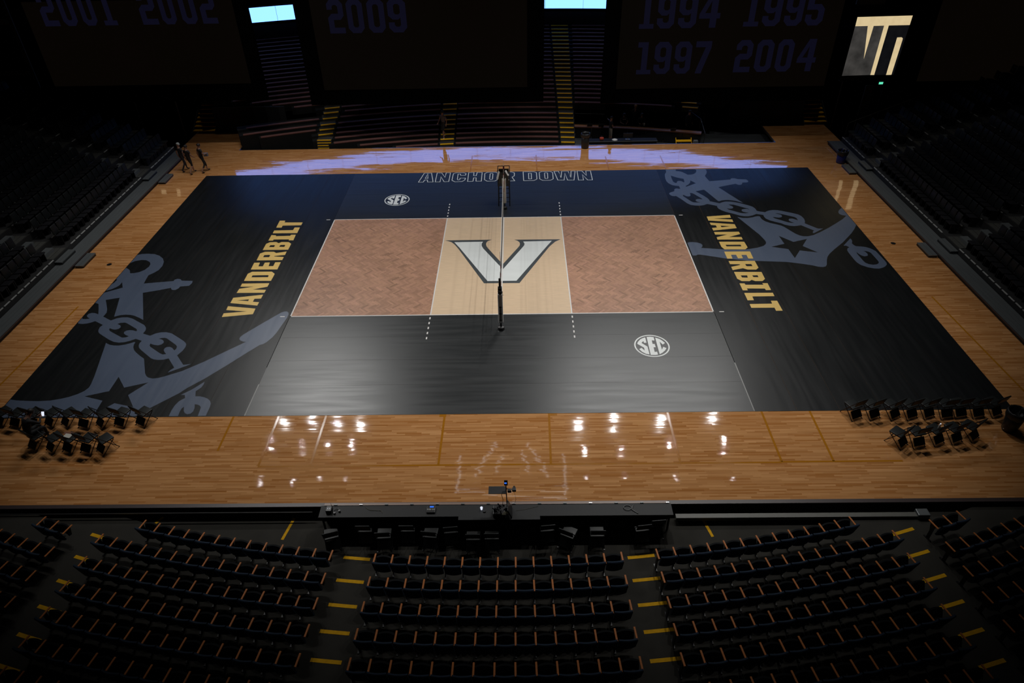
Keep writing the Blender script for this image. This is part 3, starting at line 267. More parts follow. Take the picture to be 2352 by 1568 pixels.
# ------------------------------------------------------------------ the rolled-out court mat
mat = thing('court_mat', 'black volleyball mat with printed court lying on the maple floor', 'mat')
MX, Y0, Y1 = 18.0, -10.62, 10.46
for i in range(14):                        # cross strips between the end lines
    a = max(Y0, -10.5+1.5*i-(.12 if i == 0 else 0)); b = min(Y1, -9+1.5*i)
    obj('mat_panel', B().box((0, (a+b)/2, -.004), (17.996, b-a-.006, .0078)).mesh('panel', 'matx'), mat)
for sx in (-1, 1):
    for i in range(6):
        x = sx*(9+.75+1.5*i)
        obj('mat_panel', B().box((x, (Y0+Y1)/2, -.004-.0001*i), (1.494, Y1-Y0, .0078)).mesh('panel', 'maty'), mat)
obj('court_surface', B().box((0, 0, .0008), (6, 9, .0008)).mesh('surface', 'tan'), mat, label='pale tan wood print in the centre')
def clip(P, x0, x1, y0, y1):
    for ax, lim, sg in ((0, x0, 1), (0, x1, -1), (1, y0, 1), (1, y1, -1)):
        out = []
        for i in range(len(P)):
            a, b = P[i-1], P[i]; ia = (a[ax]-lim)*sg >= 0; ib = (b[ax]-lim)*sg >= 0
            if ia != ib: t = (lim-a[ax])/(b[ax]-a[ax]); out.append((a[0]+t*(b[0]-a[0]), a[1]+t*(b[1]-a[1])))
            if ib: out.append(b)
        P = out
        if len(P) < 3: return None
    return P
def herring(x0, x1):
    W, L = .08, .40; bb = B(); tones = []; s = math.sqrt(.5); rnd = random.Random(3)
    zone = {}
    for i in range(-90, 260):
        for j in range(-16, 17):
            for k in (0, 1):
                ox, oy = i*W+j*L, i*W-j*L
                P = [(ox, oy), (ox+L, oy), (ox+L, oy+W), (ox, oy+W)] if k == 0 else [(ox+L, oy+W-L), (ox+L+W, oy+W-L), (ox+L+W, oy+W), (ox+L, oy+W)]
                Q = [((x+y)*s-9.6, (y-x)*s) for x, y in P]
                if max(q[0] for q in Q) < -6 or min(q[0] for q in Q) > 0: continue
                if max(abs(q[1]) for q in Q) > 5.2: continue
                Q = [(q[0]+x0+6, q[1]) for q in Q]
                Q = clip(Q, x0, x1, -4.5, 4.5)
                if not Q: continue
                n = len(bb.v); bb.v += [(x, y, .0012) for x, y in Q]; bb.f.append(list(range(n, n+len(Q)))); bb.m.append(0)
                cx, cy = Q[0]; big = .5+.5*math.sin(cx*1.3+math.sin(cy*.9)*1.7+cy*.6)
                t = rnd.random(); f = .80+.30*t+.10*big-.05
                if rnd.random() < .05: f *= .78
                if k == 0: f *= 1.05
                pk = rnd.random()*.07; tones.append(((.40+pk*.6)*f, (.222+pk*.25)*f, (.138+pk*.3)*f, 1))
    me = bb.mesh('herringbone', 'herring'); at = me.color_attributes.new('tone', 'FLOAT_COLOR', 'CORNER')
    buf = []
    for p in me.polygons: buf += list(tones[p.index])*p.loop_total
    at.data.foreach_set('color', buf); return me
for x0, x1 in ((-9, -3), (3, 9)): obj('court_surface', herring(x0, x1), mat, label='reddish herringbone wood print')
def cl(x0, y0, x1, y1, w=.05, z=.0016, m='whiteline', n='court_line'): return strip(x0, y0, x1, y1, z, w, m, n, mat)
cl(-9, 4.475, 9, 4.475); cl(-9, -4.475, 9, -4.475); cl(-8.975, -4.5, -8.975, 4.5); cl(8.975, -4.5, 8.975, 4.5)
cl(-3, -4.45, -3, 4.45); cl(3, -4.45, 3, 4.45); cl(0, -4.45, 0, 4.45, .05, .0034)
for sx in (-1, 1):
    for sy in (-1, 1):
        for k in range(5): y = sy*(4.72+.35*k); cl(sx*3, y-.075, sx*3, y+.075, .055, .0016, 'whiteline', 'court_dash')
        cl(sx*9.22, sy*4.475, sx*9.42, sy*4.475, .05, .0022, 'whiteline', 'court_dash')
    cl(sx*9, -7.9 if sx > 0 else -8.9, sx*9, -10.6, .035, .0016, 'tape', 'seam_tape')
    cl(sx*9, -4.55, sx*9, -7.9, .02, .0012, 'frame', 'seam_gap')
# V emblem
obj('emblem_outline', B().poly([DATA['V'][0]], .0016, .0005).mesh('v', 'grey'), mat, label='graphite outline of the letter V')
obj('emblem', B().poly([DATA['V'][1]], .0024, .0005).mesh('v', 'white'), mat, label='white letter V at centre court')
for k in ('AL', 'AR'):
    for i, g in enumerate(DATA[k]): obj(('anchor_upper_print', 'anchor_print', 'chain_link_print')[i], B().poly(g, .0004, .0005).mesh('anchor', 'slate'), mat, label='slate blue anchor print')
for k in ('VL', 'VR'):
    for g in DATA[k]: obj('letter', B().poly(g, .0012, .0005).mesh('letter', 'gold'), mat, label='gold block letter')
def outline(P, w, z):
    bb = B(); n = len(P)
    A = sum(P[i-1][0]*P[i][1]-P[i][0]*P[i-1][1] for i in range(n))
    if A < 0: P = P[::-1]
    def off(d):
        o = []
        for i in range(n):
            p, q, r = Vector(P[i-1]), Vector(P[i]), Vector(P[(i+1) % n]); a = (q-p).normalized(); b = (r-q).normalized()
            na = Vector((a.y, -a.x)); nb = Vector((b.y, -b.x)); m = (na+nb); m = m.normalized() if m.length > .2 else na
            o.append(q+m*d/max(.45, m.dot(na)))
        return o
    I, O = off(-w/2), off(w/2)
    for i in range(n):
        j = (i+1) % n; bb.face([(*O[i], z), (*O[j], z), (*I[j], z), (*I[i], z)])
    return bb
for g in DATA['AD']:
    bb = B()
    for l in g:
        q = outline([(x, min(y, 10.40)) for x, y in l], .040, .0012); k = len(bb.v); bb.v += q.v; bb.f += [[k+i for i in f] for f in q.f]; bb.m += q.m
    obj('outline_letter', bb.mesh('letter', 'white'), mat, label='white outlined letter')
def sec(cx, cy):
    s0 = (6.015, -6.785); E = lambda a, b: [(cx+a*math.cos(t*PI/28), cy+b*math.sin(t*PI/28)) for t in range(56)]
    obj('oval_ring', B().poly([E(.695, .715), E(.64, .66)], .0012, .0004).mesh('ring', 'white'), mat)
    for l in DATA['SEC']: obj('letter', B().poly([[(x-s0[0]+cx, y-s0[1]+cy) for x, y in l]], .0012, .0004).mesh('letter', 'white'), mat, label='white letter in the oval')
sec(6.015, -6.785); sec(-5.985, 6.78)
# ------------------------------------------------------------------ lit underside frame of the centre-hung scoreboard
hs = thing('hanging_light_frame', 'thin glowing strips under the centre-hung frame mirrored in the front floor', 'light', (0.15, 0, 16.2))
for a, c_ in (((-3.35, -.6), (-3.35, 2.8)), ((3.35, -.6), (3.35, 2.8)), ((-3.35, -.6), (3.35, -.6)), ((-2.3, 1.0), (-1.0, 3.9)), ((2.3, 1.0), (1.0, 3.9)), ((-1.0, 1.3), (-.5, 2.6)), ((1.1, 1.2), (.6, 2.9))):
    obj('light_strip', B().bar((*a, 0), (*c_, 0), .035, .02).mesh('strip', 'strip'), hs)
obj('mount', B().box((0, 1.2, .25), (6.9, 5, .3)).mesh('mount', 'frame'), hs)
for x in (-3, 3): obj('cable', B().tube((x, 1.2, .3), (x, 1.2, 5.6), .03).mesh('c', 'blackm'), hs)
# ------------------------------------------------------------------ net, posts, referee stand
def post(name, y, label, s):
    t = thing(name, label, 'net post', (0.02, y, 0), (0, 0, 0 if s < 0 else PI), 'net posts')
    obj('base', B().lathe([(0, .16), (.05, .16), (.13, .13), (.15, .02), (.15, 0), (0, 0)], 18).mesh('base', 'black'), t)
    obj('pole', B().tube((0, 0, .05), (0, 0, 2.43), .045, 12).mesh('pole', 'blackm'), t)
    obj('pad', B().box((0, 0, 1.05), (.20, .17, 1.40)).mesh('pad', 'whitepad', bevel=.04), t)
    bb = B()
    for z in (.5, .82, 1.14): bb.box((0, -.09, z), (.10, .012, .035))
    obj('pad_strap', bb.box((0, -.09, .82), (.03, .01, .72)).mesh('mark', 'black'), t)
    obj('winch', B().box((0, .0, 1.9), (.16, .16, .26)).tube((-.08, -.08, 1.9), (.10, -.14, 1.9), .025).mesh('winch', 'black'), t)
    obj('crank', B().path([(.1, -.14, 1.9), (.1, -.2, 1.8), (.14, -.2, 1.8)], .01).mesh('crank', 'steel'), t)
post('net_post', -5.55, 'white padded net post at the front edge of the court', -1)
post('net_post', 5.5, 'white padded net post at the back beside the referee stand', 1)
net = thing('volleyball_net', 'black volleyball net with white tapes stretched across centre court', 'net')
bb = B()
for i in range(91): y = -4.5+.1*i; bb.bar((0.02, y, 1.27), (0.02, y, 2.22), .004)
for k in range(10): z = 1.29+.1*k; bb.bar((0.02, -4.7, z), (0.02, 4.7, z), .004)
obj('netting', bb.mesh('netting', 'netm'), net, kind='stuff')
obj('top_tape', B().box((0.02, 0, 2.22), (.018, 9.5, .07)).mesh('tape', 'webbing'), net)
obj('bottom_tape', B().box((0.02, 0, 1.27), (.012, 9.5, .05)).mesh('tape', 'webbing'), net)
for y in (-4.75, 4.75): obj('side_tape', B().box((0.02, y, 1.74), (.016, .05, 1.0)).mesh('tape', 'webbing'), net)
for s in (-1, 1):
    for z in (1.27, 1.75, 2.24): obj('cable', B().tube((0.02, s*4.75, z), (0.02, s*5.45, z), .006).mesh('cable', 'steel'), net)
for s, y in ((-1, -4.5), (1, 4.5)):
    an = thing('antenna', 'red and white antenna on the net above the %s sideline' % ('front' if s < 0 else 'back'), 'antenna', (0.035, y, 1.25), group='net antennas')
    for k in range(9): obj('band', B().tube((0, 0, .2*k), (0, 0, .2*k+.2), .008).mesh('band', 'redm' if k % 2 else 'webbing'), an)
rs = thing('referee_stand', 'black referee stand with ladder and white pad behind the back net post', 'referee stand', (0, 6.25, 0))
for x in (-.3, .3):
    for y, y2 in ((-.42, -.28), (.42, .28)): obj('leg', B().tube((x, y, 0), (x*.95, y2, 1.12), .026).mesh('leg', 'blackm'), rs)
for k in range(4): obj('rung', B().tube((-.3, -.40+.035*k, .24+.24*k), (.3, -.40+.035*k, .24+.24*k), .016).mesh('rung', 'blackm'), rs)
obj('platform', B().box((0, 0, 1.14), (.66, .62, .05)).mesh('platform', 'black'), rs)
bb = B()
for x in (-.31, .31):
    bb.tube((x, -.28, 1.14), (x, -.28, 2.0), .02).tube((x, .28, 1.14), (x, .28, 2.0), .02).tube((x, -.28, 2.0), (x, .28, 2.0), .02)
bb.tube((-.31, .28, 2.0), (.31, .28, 2.0), .02)
obj('guard_rail', bb.mesh('rail', 'blackm'), rs)
obj('stand_pad', B().box((0, -.33, 1.58), (.54, .05, .62)).box((0, .31, 1.58), (.54, .04, .5)).mesh('pad', 'black', bevel=.02), rs)
tw = thing('towel', 'white cloth hanging on the referee stand rail', 'towel', (0, 6.25, 0))
obj('cloth', B().bar((-.24, -.32, 1.95), (-.34, -.40, 1.55), .14, .03).bar((.1, -.34, 2.0), (.26, -.40, 1.75), .16, .03).mesh('cloth', 'webbing', bevel=.01), tw)
# ------------------------------------------------------------------ folding chairs on the floor
def fold_chair(name, label, loc, rz, group):
    t = thing(name, label, 'chair', loc, (0, 0, rz), group)
    obj('seat', B().box((0, .03, .445), (.43, .42, .055)).mesh('seat', 'pad', smooth=True, bevel=.026, seg=3), t)
    obj('backrest', B().box((0, -.24, .74), (.44, .045, .27), RX(.24)).mesh('back', 'pad', smooth=True, bevel=.021, seg=3), t)
    for x in (-.215, .215):
        obj('back_leg', B().tube((x, .20, .42), (x, -.30, 0), .013).mesh('leg', 'blackm'), t)
        obj('front_leg', B().tube((x*1.02, -.27, .84), (x*1.02, .26, 0), .013).mesh('leg', 'blackm'), t)
    obj('crossbar', B().tube((-.215, .20, .1), (.215, .20, .1), .009).tube((-.215, -.26, .82), (.215, -.26, .82), .013).mesh('bar', 'blackm'), t)
    obj('leg_panel', B().box((0, -.205, .20), (.415, .008, .28), RX(-.85+.15)).mesh('panel', 'pad'), t)
    obj('foot', B().box((-.215, -.30, .01), (.035, .045, .02)).box((.215, -.30, .01), (.035, .045, .02)).mesh('foot', 'black'), t)
    return t
proto = None
def place_chair(feet, ang, label, group, z=WZ):   # feet: world xy of the rear foot nearest the camera
    global proto
    x, y = feet
    if proto is None: proto = fold_chair('folding_chair', label, (0, 0, z), 0, group); t = proto
    else: t = clone(proto, (0, 0, 0), label=label, group=group)
    t.location = (x, y, z); t.rotation_euler = (0, 0, ang); return t
def foot_to_centre(fx, fy, ang, side):     # side: +1 the right rear foot is given, -1 the left
    v = RZ(ang) @ Vector((side*.215, -.30, 0)); return (fx-v.x, fy-v.y)
LB = [(-17.35, -11.1, .52), (-16.72, -11.17, .30), (-16.12, -11.16, .32), (-15.56, -11.18, .5), (-15.01, -11.2, .62), (-14.26, -11.25, .30), (-13.76, -11.26, .66), (-13.03, -11.20, .34), (-12.32, -11.19, .46)]
for i, (x, y, a) in enumerate(LB):
    place_chair(foot_to_centre(x, y, -a, 1), -a, 'black padded folding chair, back row at left, %s from its right end' % ORD[8-i], 'folding chairs on the left of the court')
LFc = [(-15.5, -12.3, .5), (-14.87, -12.41, .62), (-14.23, -12.43, .42), (-13.58, -12.45, .33), (-13.12, -12.50, .62)]
for i, (x, y, a) in enumerate(LFc):
    place_chair(foot_to_centre(x, y, -a, 1), -a, 'black padded folding chair, front row at left, %s from its right end' % ORD[4-i], 'folding chairs on the left of the court')
RB = [(12.18, -11.17, .38), (12.81, -11.15, .38), (13.52, -11.17, .46), (14.08, -11.15, .34), (14.68, -11.12, .34), (15.24, -11.13, .16), (15.75, -11.10, .22), (16.34, -11.11, .2), (17.02, -11.08, .38)]
for i, (x, y, a) in enumerate(RB):
    place_chair(foot_to_centre(x, y, a, -1), a, 'black padded folding chair, back row at right, %s from its left end' % ORD[i], 'folding chairs on the right of the court')
RF = [(13.22, -12.53, .62), (13.68, -12.48, .24), (14.41, -12.40, .44), (15.02, -12.32, .38), (15.70, -12.24, .6)]
for i, (x, y, a) in enumerate(RF):
    place_chair(foot_to_centre(x, y, a, -1), a, 'black padded folding chair, front row at right, %s from its left end' % ORD[i], 'folding chairs on the right of the court')
for i, (x, dy, a) in enumerate(((-4.95, -.12, .3), (-3.95, .12, 0), (-3.35, -.12, .05), (-2.65, .12, 0), (-1.95, -.1, -.1), (-1.35, .06, .1), (-.65, -.2, 0), (-.1, -.18, 0), (1.55, .1, .1), (2.2, -.12, -.45), (3.05, -.1, 0), (4.4, .08, .12), (4.85, .25, .1))):
    place_chair((x, -15.3+dy), a, 'dark folding chair behind the long scorer table, %s from its left end' % ORD[i], 'chairs behind the scorer table', -.85); shrink([o for o in C.objects if o.get('group') == 'chairs behind the scorer table'][-1], .97387)
t = thing('water_bottle', 'clear bottle with white cap on a front row chair at right', 'bottle', (14.55, -12.02, .475))
obj('body', B().lathe([(0, 0), (.032, 0), (.033, .14), (.014, .18), (.014, .19)], 12).mesh('b', 'whitepad'), t); obj('cap', B().tube((0, 0, .19), (0, 0, .21), .016, 10).mesh('c', 'led'), t)  # cap is no lamp; its brightness is painted in as emission
t = thing('notebook', 'pale notebook with brown cover on a front row chair at left', 'notebook', (-14.42, -12.0, .48), (0, 0, -.2))
obj('pages', B().box((.06, -.02, .012), (.26, .17, .024)).mesh('p', 'paper'), t); obj('cover', B().box((.0, .10, .008), (.34, .12, .012)).mesh('c', 'brownc'), t)
# ------------------------------------------------------------------ bins
def bin_(name, label, loc, body, r0, r1, h):
    t = thing(name, label, 'trash can', loc)
    obj('body', B().lathe([(0, .02), (r0-.02, .02), (r0, .05), (r1, h), (r1-.015, h), (r0-.015, .08), (0, .08)], 24).mesh('b', body, smooth=True), t)
    bb = B(); n = 28
    prof = [(r1+.012, h-.22), (r1+.03, h-.10), (r1+.025, h+.015), (r1-.01, h+.03), (r1-.03, h-.05), (r1-.04, h-.35)]
    bb.lathe(prof, n); rnd = random.Random(5); bb.v = [(x*(1+rnd.uniform(-.03, .04)), y*(1+rnd.uniform(-.03, .04)), z+rnd.uniform(-.025, .02)) for x, y, z in bb.v]
    obj('liner', bb.mesh('l', 'black', smooth=True), t, label='black plastic liner')
    return t
bin_('trash_can', 'large black trash can with bag at the right end of the floor', (17.25, -11.62, WZ), 'black', .23, .29, .82)
bin_('trash_can', 'blue bin with black bag beside the right stand', (20.15, 11.1, WZ), 'blueplastic', .24, .30, .75)
bin_('trash_can', 'tall black bin at the back edge of the floor beside the low table', (5.05, 14.05, WZ), 'black', .24, .27, .95)
# ------------------------------------------------------------------ scorer table and what stands on it
TT = thing('scorer_table', 'long matt black scorer table along the front edge of the stage', 'table', (0, -14.88, -.761))
obj('tabletop', B().box((0, 0, .746), (10.68, .44, .03)).mesh('top', 'table'), TT)
obj('tabletop_extension', B().box((.12, -.20, .746), (2.45, .30, .029)).mesh('top', 'table'), TT)
obj('front_panel', B().box((0, .20, .37), (10.6, .03, .72)).mesh('panel', 'black'), TT)
obj('shelf', B().box((0, -.05, .55), (10.5, .3, .02)).mesh('shelf', 'black'), TT)
for x in (-5.25, -2.6, 0, 2.6, 5.25): obj('leg', B().box((x, -.14, .37), (.05, .05, .74)).mesh('leg', 'blackm'), TT)
obj('sheen_ledge', B().box((0, .265, .765), (10.5, .09, .018)).mesh('ledge_sheen', 'ledge_sheen'), TT)  # clear ledge; the floor's reflection is put into its brownish colour
for i in range(14): obj('clamp', B().box((-4.9+.78*i,   .24, .78), (.10, .03, .02)).mesh('clamp', 'steel' if i % 3 == 1 else 'alu'), TT)
tz = 0.0
t = thing('radio_box', 'black box with two small lights at the left end of the scorer table', 'radio', (-5.05, -14.86, tz))
obj('case', B().box((0, 0, .06), (.17, .2, .12)).mesh('c', 'black', bevel=.012), t); obj('light', B().box((-.03, 0, .123), (.014, .014, .006)).box((.03, 0, .123), (.014, .014, .006)).mesh('l', 'led'), t); obj('aerial', B().tube((.07, .08, .1), (.07, .08, .26), .006).mesh('a', 'black'), t)
t = thing('headset', 'black headset lying beside the two-light radio box', 'headset', (-4.83, -14.88, tz))
bb = B(); pts = [(.09*math.cos(a), .09*math.sin(a), .03) for a in [i*.3 for i in range(15)]]
obj('band', bb.path(pts, .01).mesh('b', 'black'), t)
for i in (0, -1): obj('ear_cup', B().tube((pts[i][0], pts[i][1], 0), (pts[i][0], pts[i][1], .05), .035, 12).mesh('e', 'black'), t)
def cord(name, label, pts, m='cord', r=.006): obj(name, B().path(pts, r, 6).mesh('cord', m), label=label, category='cable')
cord('cable', 'thin yellowish cable curled near the left half of the scorer table', [(-3.98, -14.72, .008), (-3.9, -14.80, .01), (-3.8, -14.85, .01), (-3.6, -14.86, .01), (-3.48, -14.87, .012), (-3.42, -14.95, .01)])
cord('cable', 'black looped cable coil near the right end of the scorer table', [(4.0+.12*math.cos(a*.6), -14.83+.09*math.sin(a*.6), .012+.002*a) for a in range(11)]+[(4.15, -14.80, .03), (4.2, -14.72, .02), (4.12, -14.9, .02), (4.28, -15.04, .01), (4.32, -15.12, -.06)], 'black', .011)
cord('cable', 'thin grey cable trailing right of the camera rig on the table', [(.62, -14.90, .01), (.9, -14.86, .01), (1.3, -14.74, .01)], 'cord', .004)
t = thing('desk_phone', 'black desk unit with glowing blue display on the scorer table', 'telephone', (-1.95, -14.86, tz))
obj('case', B().box((0, 0, .03), (.26, .24, .06), RX(.1)).mesh('c', 'black', bevel=.01), t); obj('display', B().box((.02, .075, .071), (.12, .045, .006), RX(.1)).mesh('d', 'lcd'), t)
for x, w_ in ((-.1, .035), (-.03, .08), (.055, .035), (.1, .03)): obj('key', B().box((x, -.02, .062), (w_, .06, .008)).mesh('k', 'keypad'), t)
t = thing('paper_cup', 'small white cup in front of a dark mouse on the scorer table', 'cup', (-.42, -14.84, tz)); obj('body', B().lathe([(0, 0), (.028, 0), (.040, .09), (.036, .09), (.026, .012), (0, .012)], 14).mesh('c', 'led'), t)  # cup glows by itself, so its white does not depend on lamplight
obj('mouse', B().lathe([(0, .03), (.03, .026), (.045, .012), (.05, 0), (0, 0)], 14, (-.33, -14.93, tz)).mesh('m', 'black', smooth=True), label='small dark mouse beside the white cup on the table', category='mouse')
# camera rig
t = thing('camera_rig', 'black clamp pole carrying a phone, tray and camera above the scorer table', 'camera rig', (.36, -14.80, tz))
obj('pole', B().tube((0, 0, 0), (-.02, .03, 1.02), .016, 10).mesh('p', 'blackm'), t)
obj('clamp', B().box((0, -.02, .05), (.10, .14, .10)).box((0, .02, .30), (.05, .05, .06)).mesh('c', 'black', bevel=.01), t)
obj('tray', B().box((-.28, .02, .80), (.52, .30, .014), RX(-.05)).mesh('t', 'black'), t)
ph = obj('phone', B().box((-.02, .07, 1.06), (.105, .02, .22)).mesh('ph', 'black', bevel=.008), t); obj('phone_glow', B().box((-.03, .058, 1.06), (.07, .003, .05)).mesh('g', 'lcd'), ph)
obj('arm', B().tube((-.02, .03, .85), (.24, .0, .84), .014).mesh('a', 'blackm'), t)
cm = obj('camera', B().box((.08, -.02, .82), (.12, .10, .09)).box((.22, 0, .84), (.12, .12, .07)).mesh('cam', 'black', bevel=.015), t); obj('lens', B().tube((.22, .06, .84), (.22, .12, .84), .032, 14).mesh('lens', 'blackm'), cm)
cord('cable', 'black cable hanging from the tray of the camera rig', [(.22, -14.80, .78), (.20, -14.8, .6), (.24, -14.8, .42), (.23, -14.8, .22), (.2, -14.82, .05)], 'black', .008)
cord('cable', 'thin reddish cable looping down from the camera at right of the rig', [(.58, -14.80, .78), (.60, -14.80, .6), (.63, -14.80, .4), (.6, -14.8, .25), (.5, -14.8, .1), (.42, -14.82, .02)], 'brownc', .004)
t = thing('equipment_case', 'open black case of cables and gear at the foot of the camera rig', 'case', (.24, -15.0, tz))
obj('tray', B().box((-.12, 0, .09), (.36, .34, .18)).mesh('c', 'black', bevel=.02), t); obj('lid', B().box((.20, .02, .17), (.04, .40, .34), Matrix.Rotation(-.35, 3, 'Y')).mesh('l', 'black', bevel=.01), t)
bb = B(); rnd = random.Random(9)
for i in range(16): x, y = rnd.uniform(-.28, .08), rnd.uniform(-.15, .18); bb.tube((x, y, .17), (x+rnd.uniform(-.07, .07), y+rnd.uniform(-.05, .05), .17+rnd.uniform(.03, .14)), .018, 6)
obj('gear', bb.mesh('g', 'shell'), t); obj('paper', B().box((.10, -.14, .2), (.16, .08, .01), RX(.3)).box((.03, -.18, .19), (.12, .06, .01)).mesh('p', 'cord'), t)
for o in list(C.objects):
    if o.parent is None and o.type in ('MESH', 'EMPTY') and -15.3 < o.location.y < -14.6 and o.location.z > -.8 and o.get('category') in ('table', 'radio', 'headset', 'telephone', 'cup', 'camera rig', 'case'): shrink(o, KT)
    elif o.get('category') in ('cable', 'mouse'): shrink(o, KT)
# grey beam and box at the right of the table
t = thing('grey_bar', 'long pale grey bar lying along the stage front right of the table', 'bar', (9.15, -14.86, -.42))
obj('bar', B().box((0, 0, 0), (7.3, .16, .14)).mesh('bar', 'beam'), t); obj('end_box', B().box((3.82, .02, .02), (.36, .26, .26)).mesh('e', 'alu', bevel=.02), t)
shrink(t, .98999)
for x in (-3.4, 0, 3.4): obj('support', B().box((x, 0, -.11), (.06, .1, .08)).mesh('s', 'blackm'), t)
# ------------------------------------------------------------------ front seating bowl
FC = (.11, 25.06)
KF = .97423; CAMV = Vector((0.834168, -28.337019, 16.563945))
def shrink(o, k): o.location = CAMV+(Vector(o.location)-CAMV)*k; o.scale = (k, k, k)
terr = obj('terrace', None, kind='structure'); shrink(terr, KF)
def ang(x, R): return math.degrees(math.asin((x-.11)/R))
for n in range(9):
    R = 41.27+.843*n
    obj('tier', B().arc(FC[0], FC[1], R-.0, R+.843, -26, 26, -1.4, -.72+.121*n, 60, -1).mesh('tier', 'conc'), terr)
def nosing(xc, n, w, z, R, name='step_nosing'):
    bb = B(); a0, a1 = ang(xc-w/2, R), ang(xc+w/2, R); bb.arc(FC[0], FC[1], R-.004, R+.10, a0, a1, z-.03, z+.004, 4, -1); obj(name, bb.mesh('nosing', 'yellow'), terr)
for xs, s in ((-4.1, -1), (4.3, 1)):
    for n in range(8): nosing(xs+s*.02*n, n, .80, -.72+.121*n, 41.27+.843*n)
for xs in (-12.05, 12.25):
    for n in range(1, 9): nosing(xs, n, .72, -.72+.121*n, 41.27+.843*n)
for x0, y0, x1, y1 in [(-13.48, -15.0, -13.4, -14.63), (-10.48, -14.99, -10.32, -14.73), (-6.38, -15.6, -6.22, -14.81), (6.29, -14.88, 6.46, -15.6), (10.36, -14.8, 10.43, -14.97), (13.45, -14.66, 13.51, -14.88)]:
    obj('floor_stripe', strip(x0, y0, x1, y1, -.3945, .085, 'yellow', 'tmp', None, .002).data, fpf); bpy.data.objects.remove([o for o in C.objects if o.name.startswith('tmp')][0])

# theatre seat
def seat_proto(label, group):
    t = thing('theatre_seat', label, 'seat', group=group)
    cb = B(); n = 8
    for i in range(n+1):                   # tipped-up seat, its front edge a shallow arc
        x = -.225+.45*i/n; u = x/.225; yt = .155-.045*u*u
        for yy, z in ((yt-.16, .36), (yt-.055, .60), (yt-.012, .615), (yt, .595), (yt-.07, .34)): cb.v.append((x, yy, z-.02*u*u))
    for i in range(n):
        for j in range(5): j2 = (j+1) % 5; cb.f.append([5*i+j, 5*i+j2, 5*(i+1)+j2, 5*(i+1)+j]); cb.m.append(0)
    cb.f += [[0, 1, 2, 3, 4], [5*n+j for j in (4, 3, 2, 1, 0)]]; cb.m += [0, 0]
    obj('seat_cushion', cb.mesh('cushion', 'seatdk'), t)
    bb = B(); n = 8
    for i in range(n+1):                   # curved shell back, rounded top
        x = -.235+.47*i/n; u = x/.235; top = .86-.045*u*u; y = -.25+.05*u*u
        for yy, z in ((y-.00, .34), (y-.10, top-.02), (y-.075, top), (y-.03, top-.01), (y+.05, .34)): bb.v.append((x, yy, z))
    for i in range(n):
        for j in range(5):
            j2 = (j+1) % 5; bb.f.append([5*i+j, 5*i+j2, 5*(i+1)+j2, 5*(i+1)+j]); bb.m.append(0)
    bb.f += [[0, 1, 2, 3, 4], [5*n+j for j in (4, 3, 2, 1, 0)]]; bb.m += [0, 0]
    obj('backrest', bb.mesh('back', 'navy', smooth=False), t)
    obj('armrest', B().box((-.253, -.01, .62), (.052, .36, .028)).mesh('arm', 'arm', bevel=.008, seg=1), t, label='orange-brown wooden armrest')
    obj('stanchion', B().box((-.253, -.04, .30), (.028, .10, .60)).box((-.253, -.04, .01), (.05, .26, .02)).mesh('leg', 'blackm'), t)
    return t
seats = []
def seat_block(name, n, R, a_start, cnt, dirn, frm):
    z = -.72+.121*n
    for k in range(cnt):
        a = a_start+dirn*math.degrees(.505/R)*(k+.5); r = R
        p = (FC[0]+r*math.sin(math.radians(a)), FC[1]-r*math.cos(math.radians(a)), z)
        if in_view((p[0], p[1], z+.6), 45): seats.append((p, math.radians(a), name, n, k, frm, k == cnt-1 if dirn > 0 else k == 0))
rows = 'first second third fourth fifth sixth seventh'.split()
for n in range(7):
    R = 41.70+.832*n
    seat_block('centre block', n, R, -math.degrees(3.535/R), 14, 1, 'left')
    seat_block('left block', n, R, ang(-4.70, R), 12 if n == 0 else 14, -1, 'right')
    seat_block('right block', n, R, ang(4.66, R), 12 if n == 0 else 14, 1, 'left')
    if n > 0:
        seat_block('far left block', n, R, ang(-12.75, R), 2 if n == 1 else 9, -1, 'right')
        seat_block('far right block', n, R, ang(12.85, R), 2 if n == 1 else 9, 1, 'left')
sp = None
for p, a, bl, n, k, frm, last in seats:
    lab = 'navy theatre seat, wooden arms, %s, %s row from court, %s from %s' % (bl, rows[n], ORD[k], frm)
    if sp is None: sp = seat_proto(lab, 'theatre seats of the front bowl'); t = sp
    else: t = clone(sp, p, (0, 0, 0), label=lab)
    t.location = p; t.rotation_euler = (0, 0, a); shrink(t, KF)
ends = B().box((.253, -.01, .62), (.052, .36, .028)).mesh('arm', 'arm', bevel=.008, seg=1)
# closing armrest of each row
tt = [o for o in C.objects if o.name.startswith('theatre_seat')]
for o, s in zip(tt, seats):
    if s[6]: obj('armrest', ends, o, label='orange-brown wooden armrest')
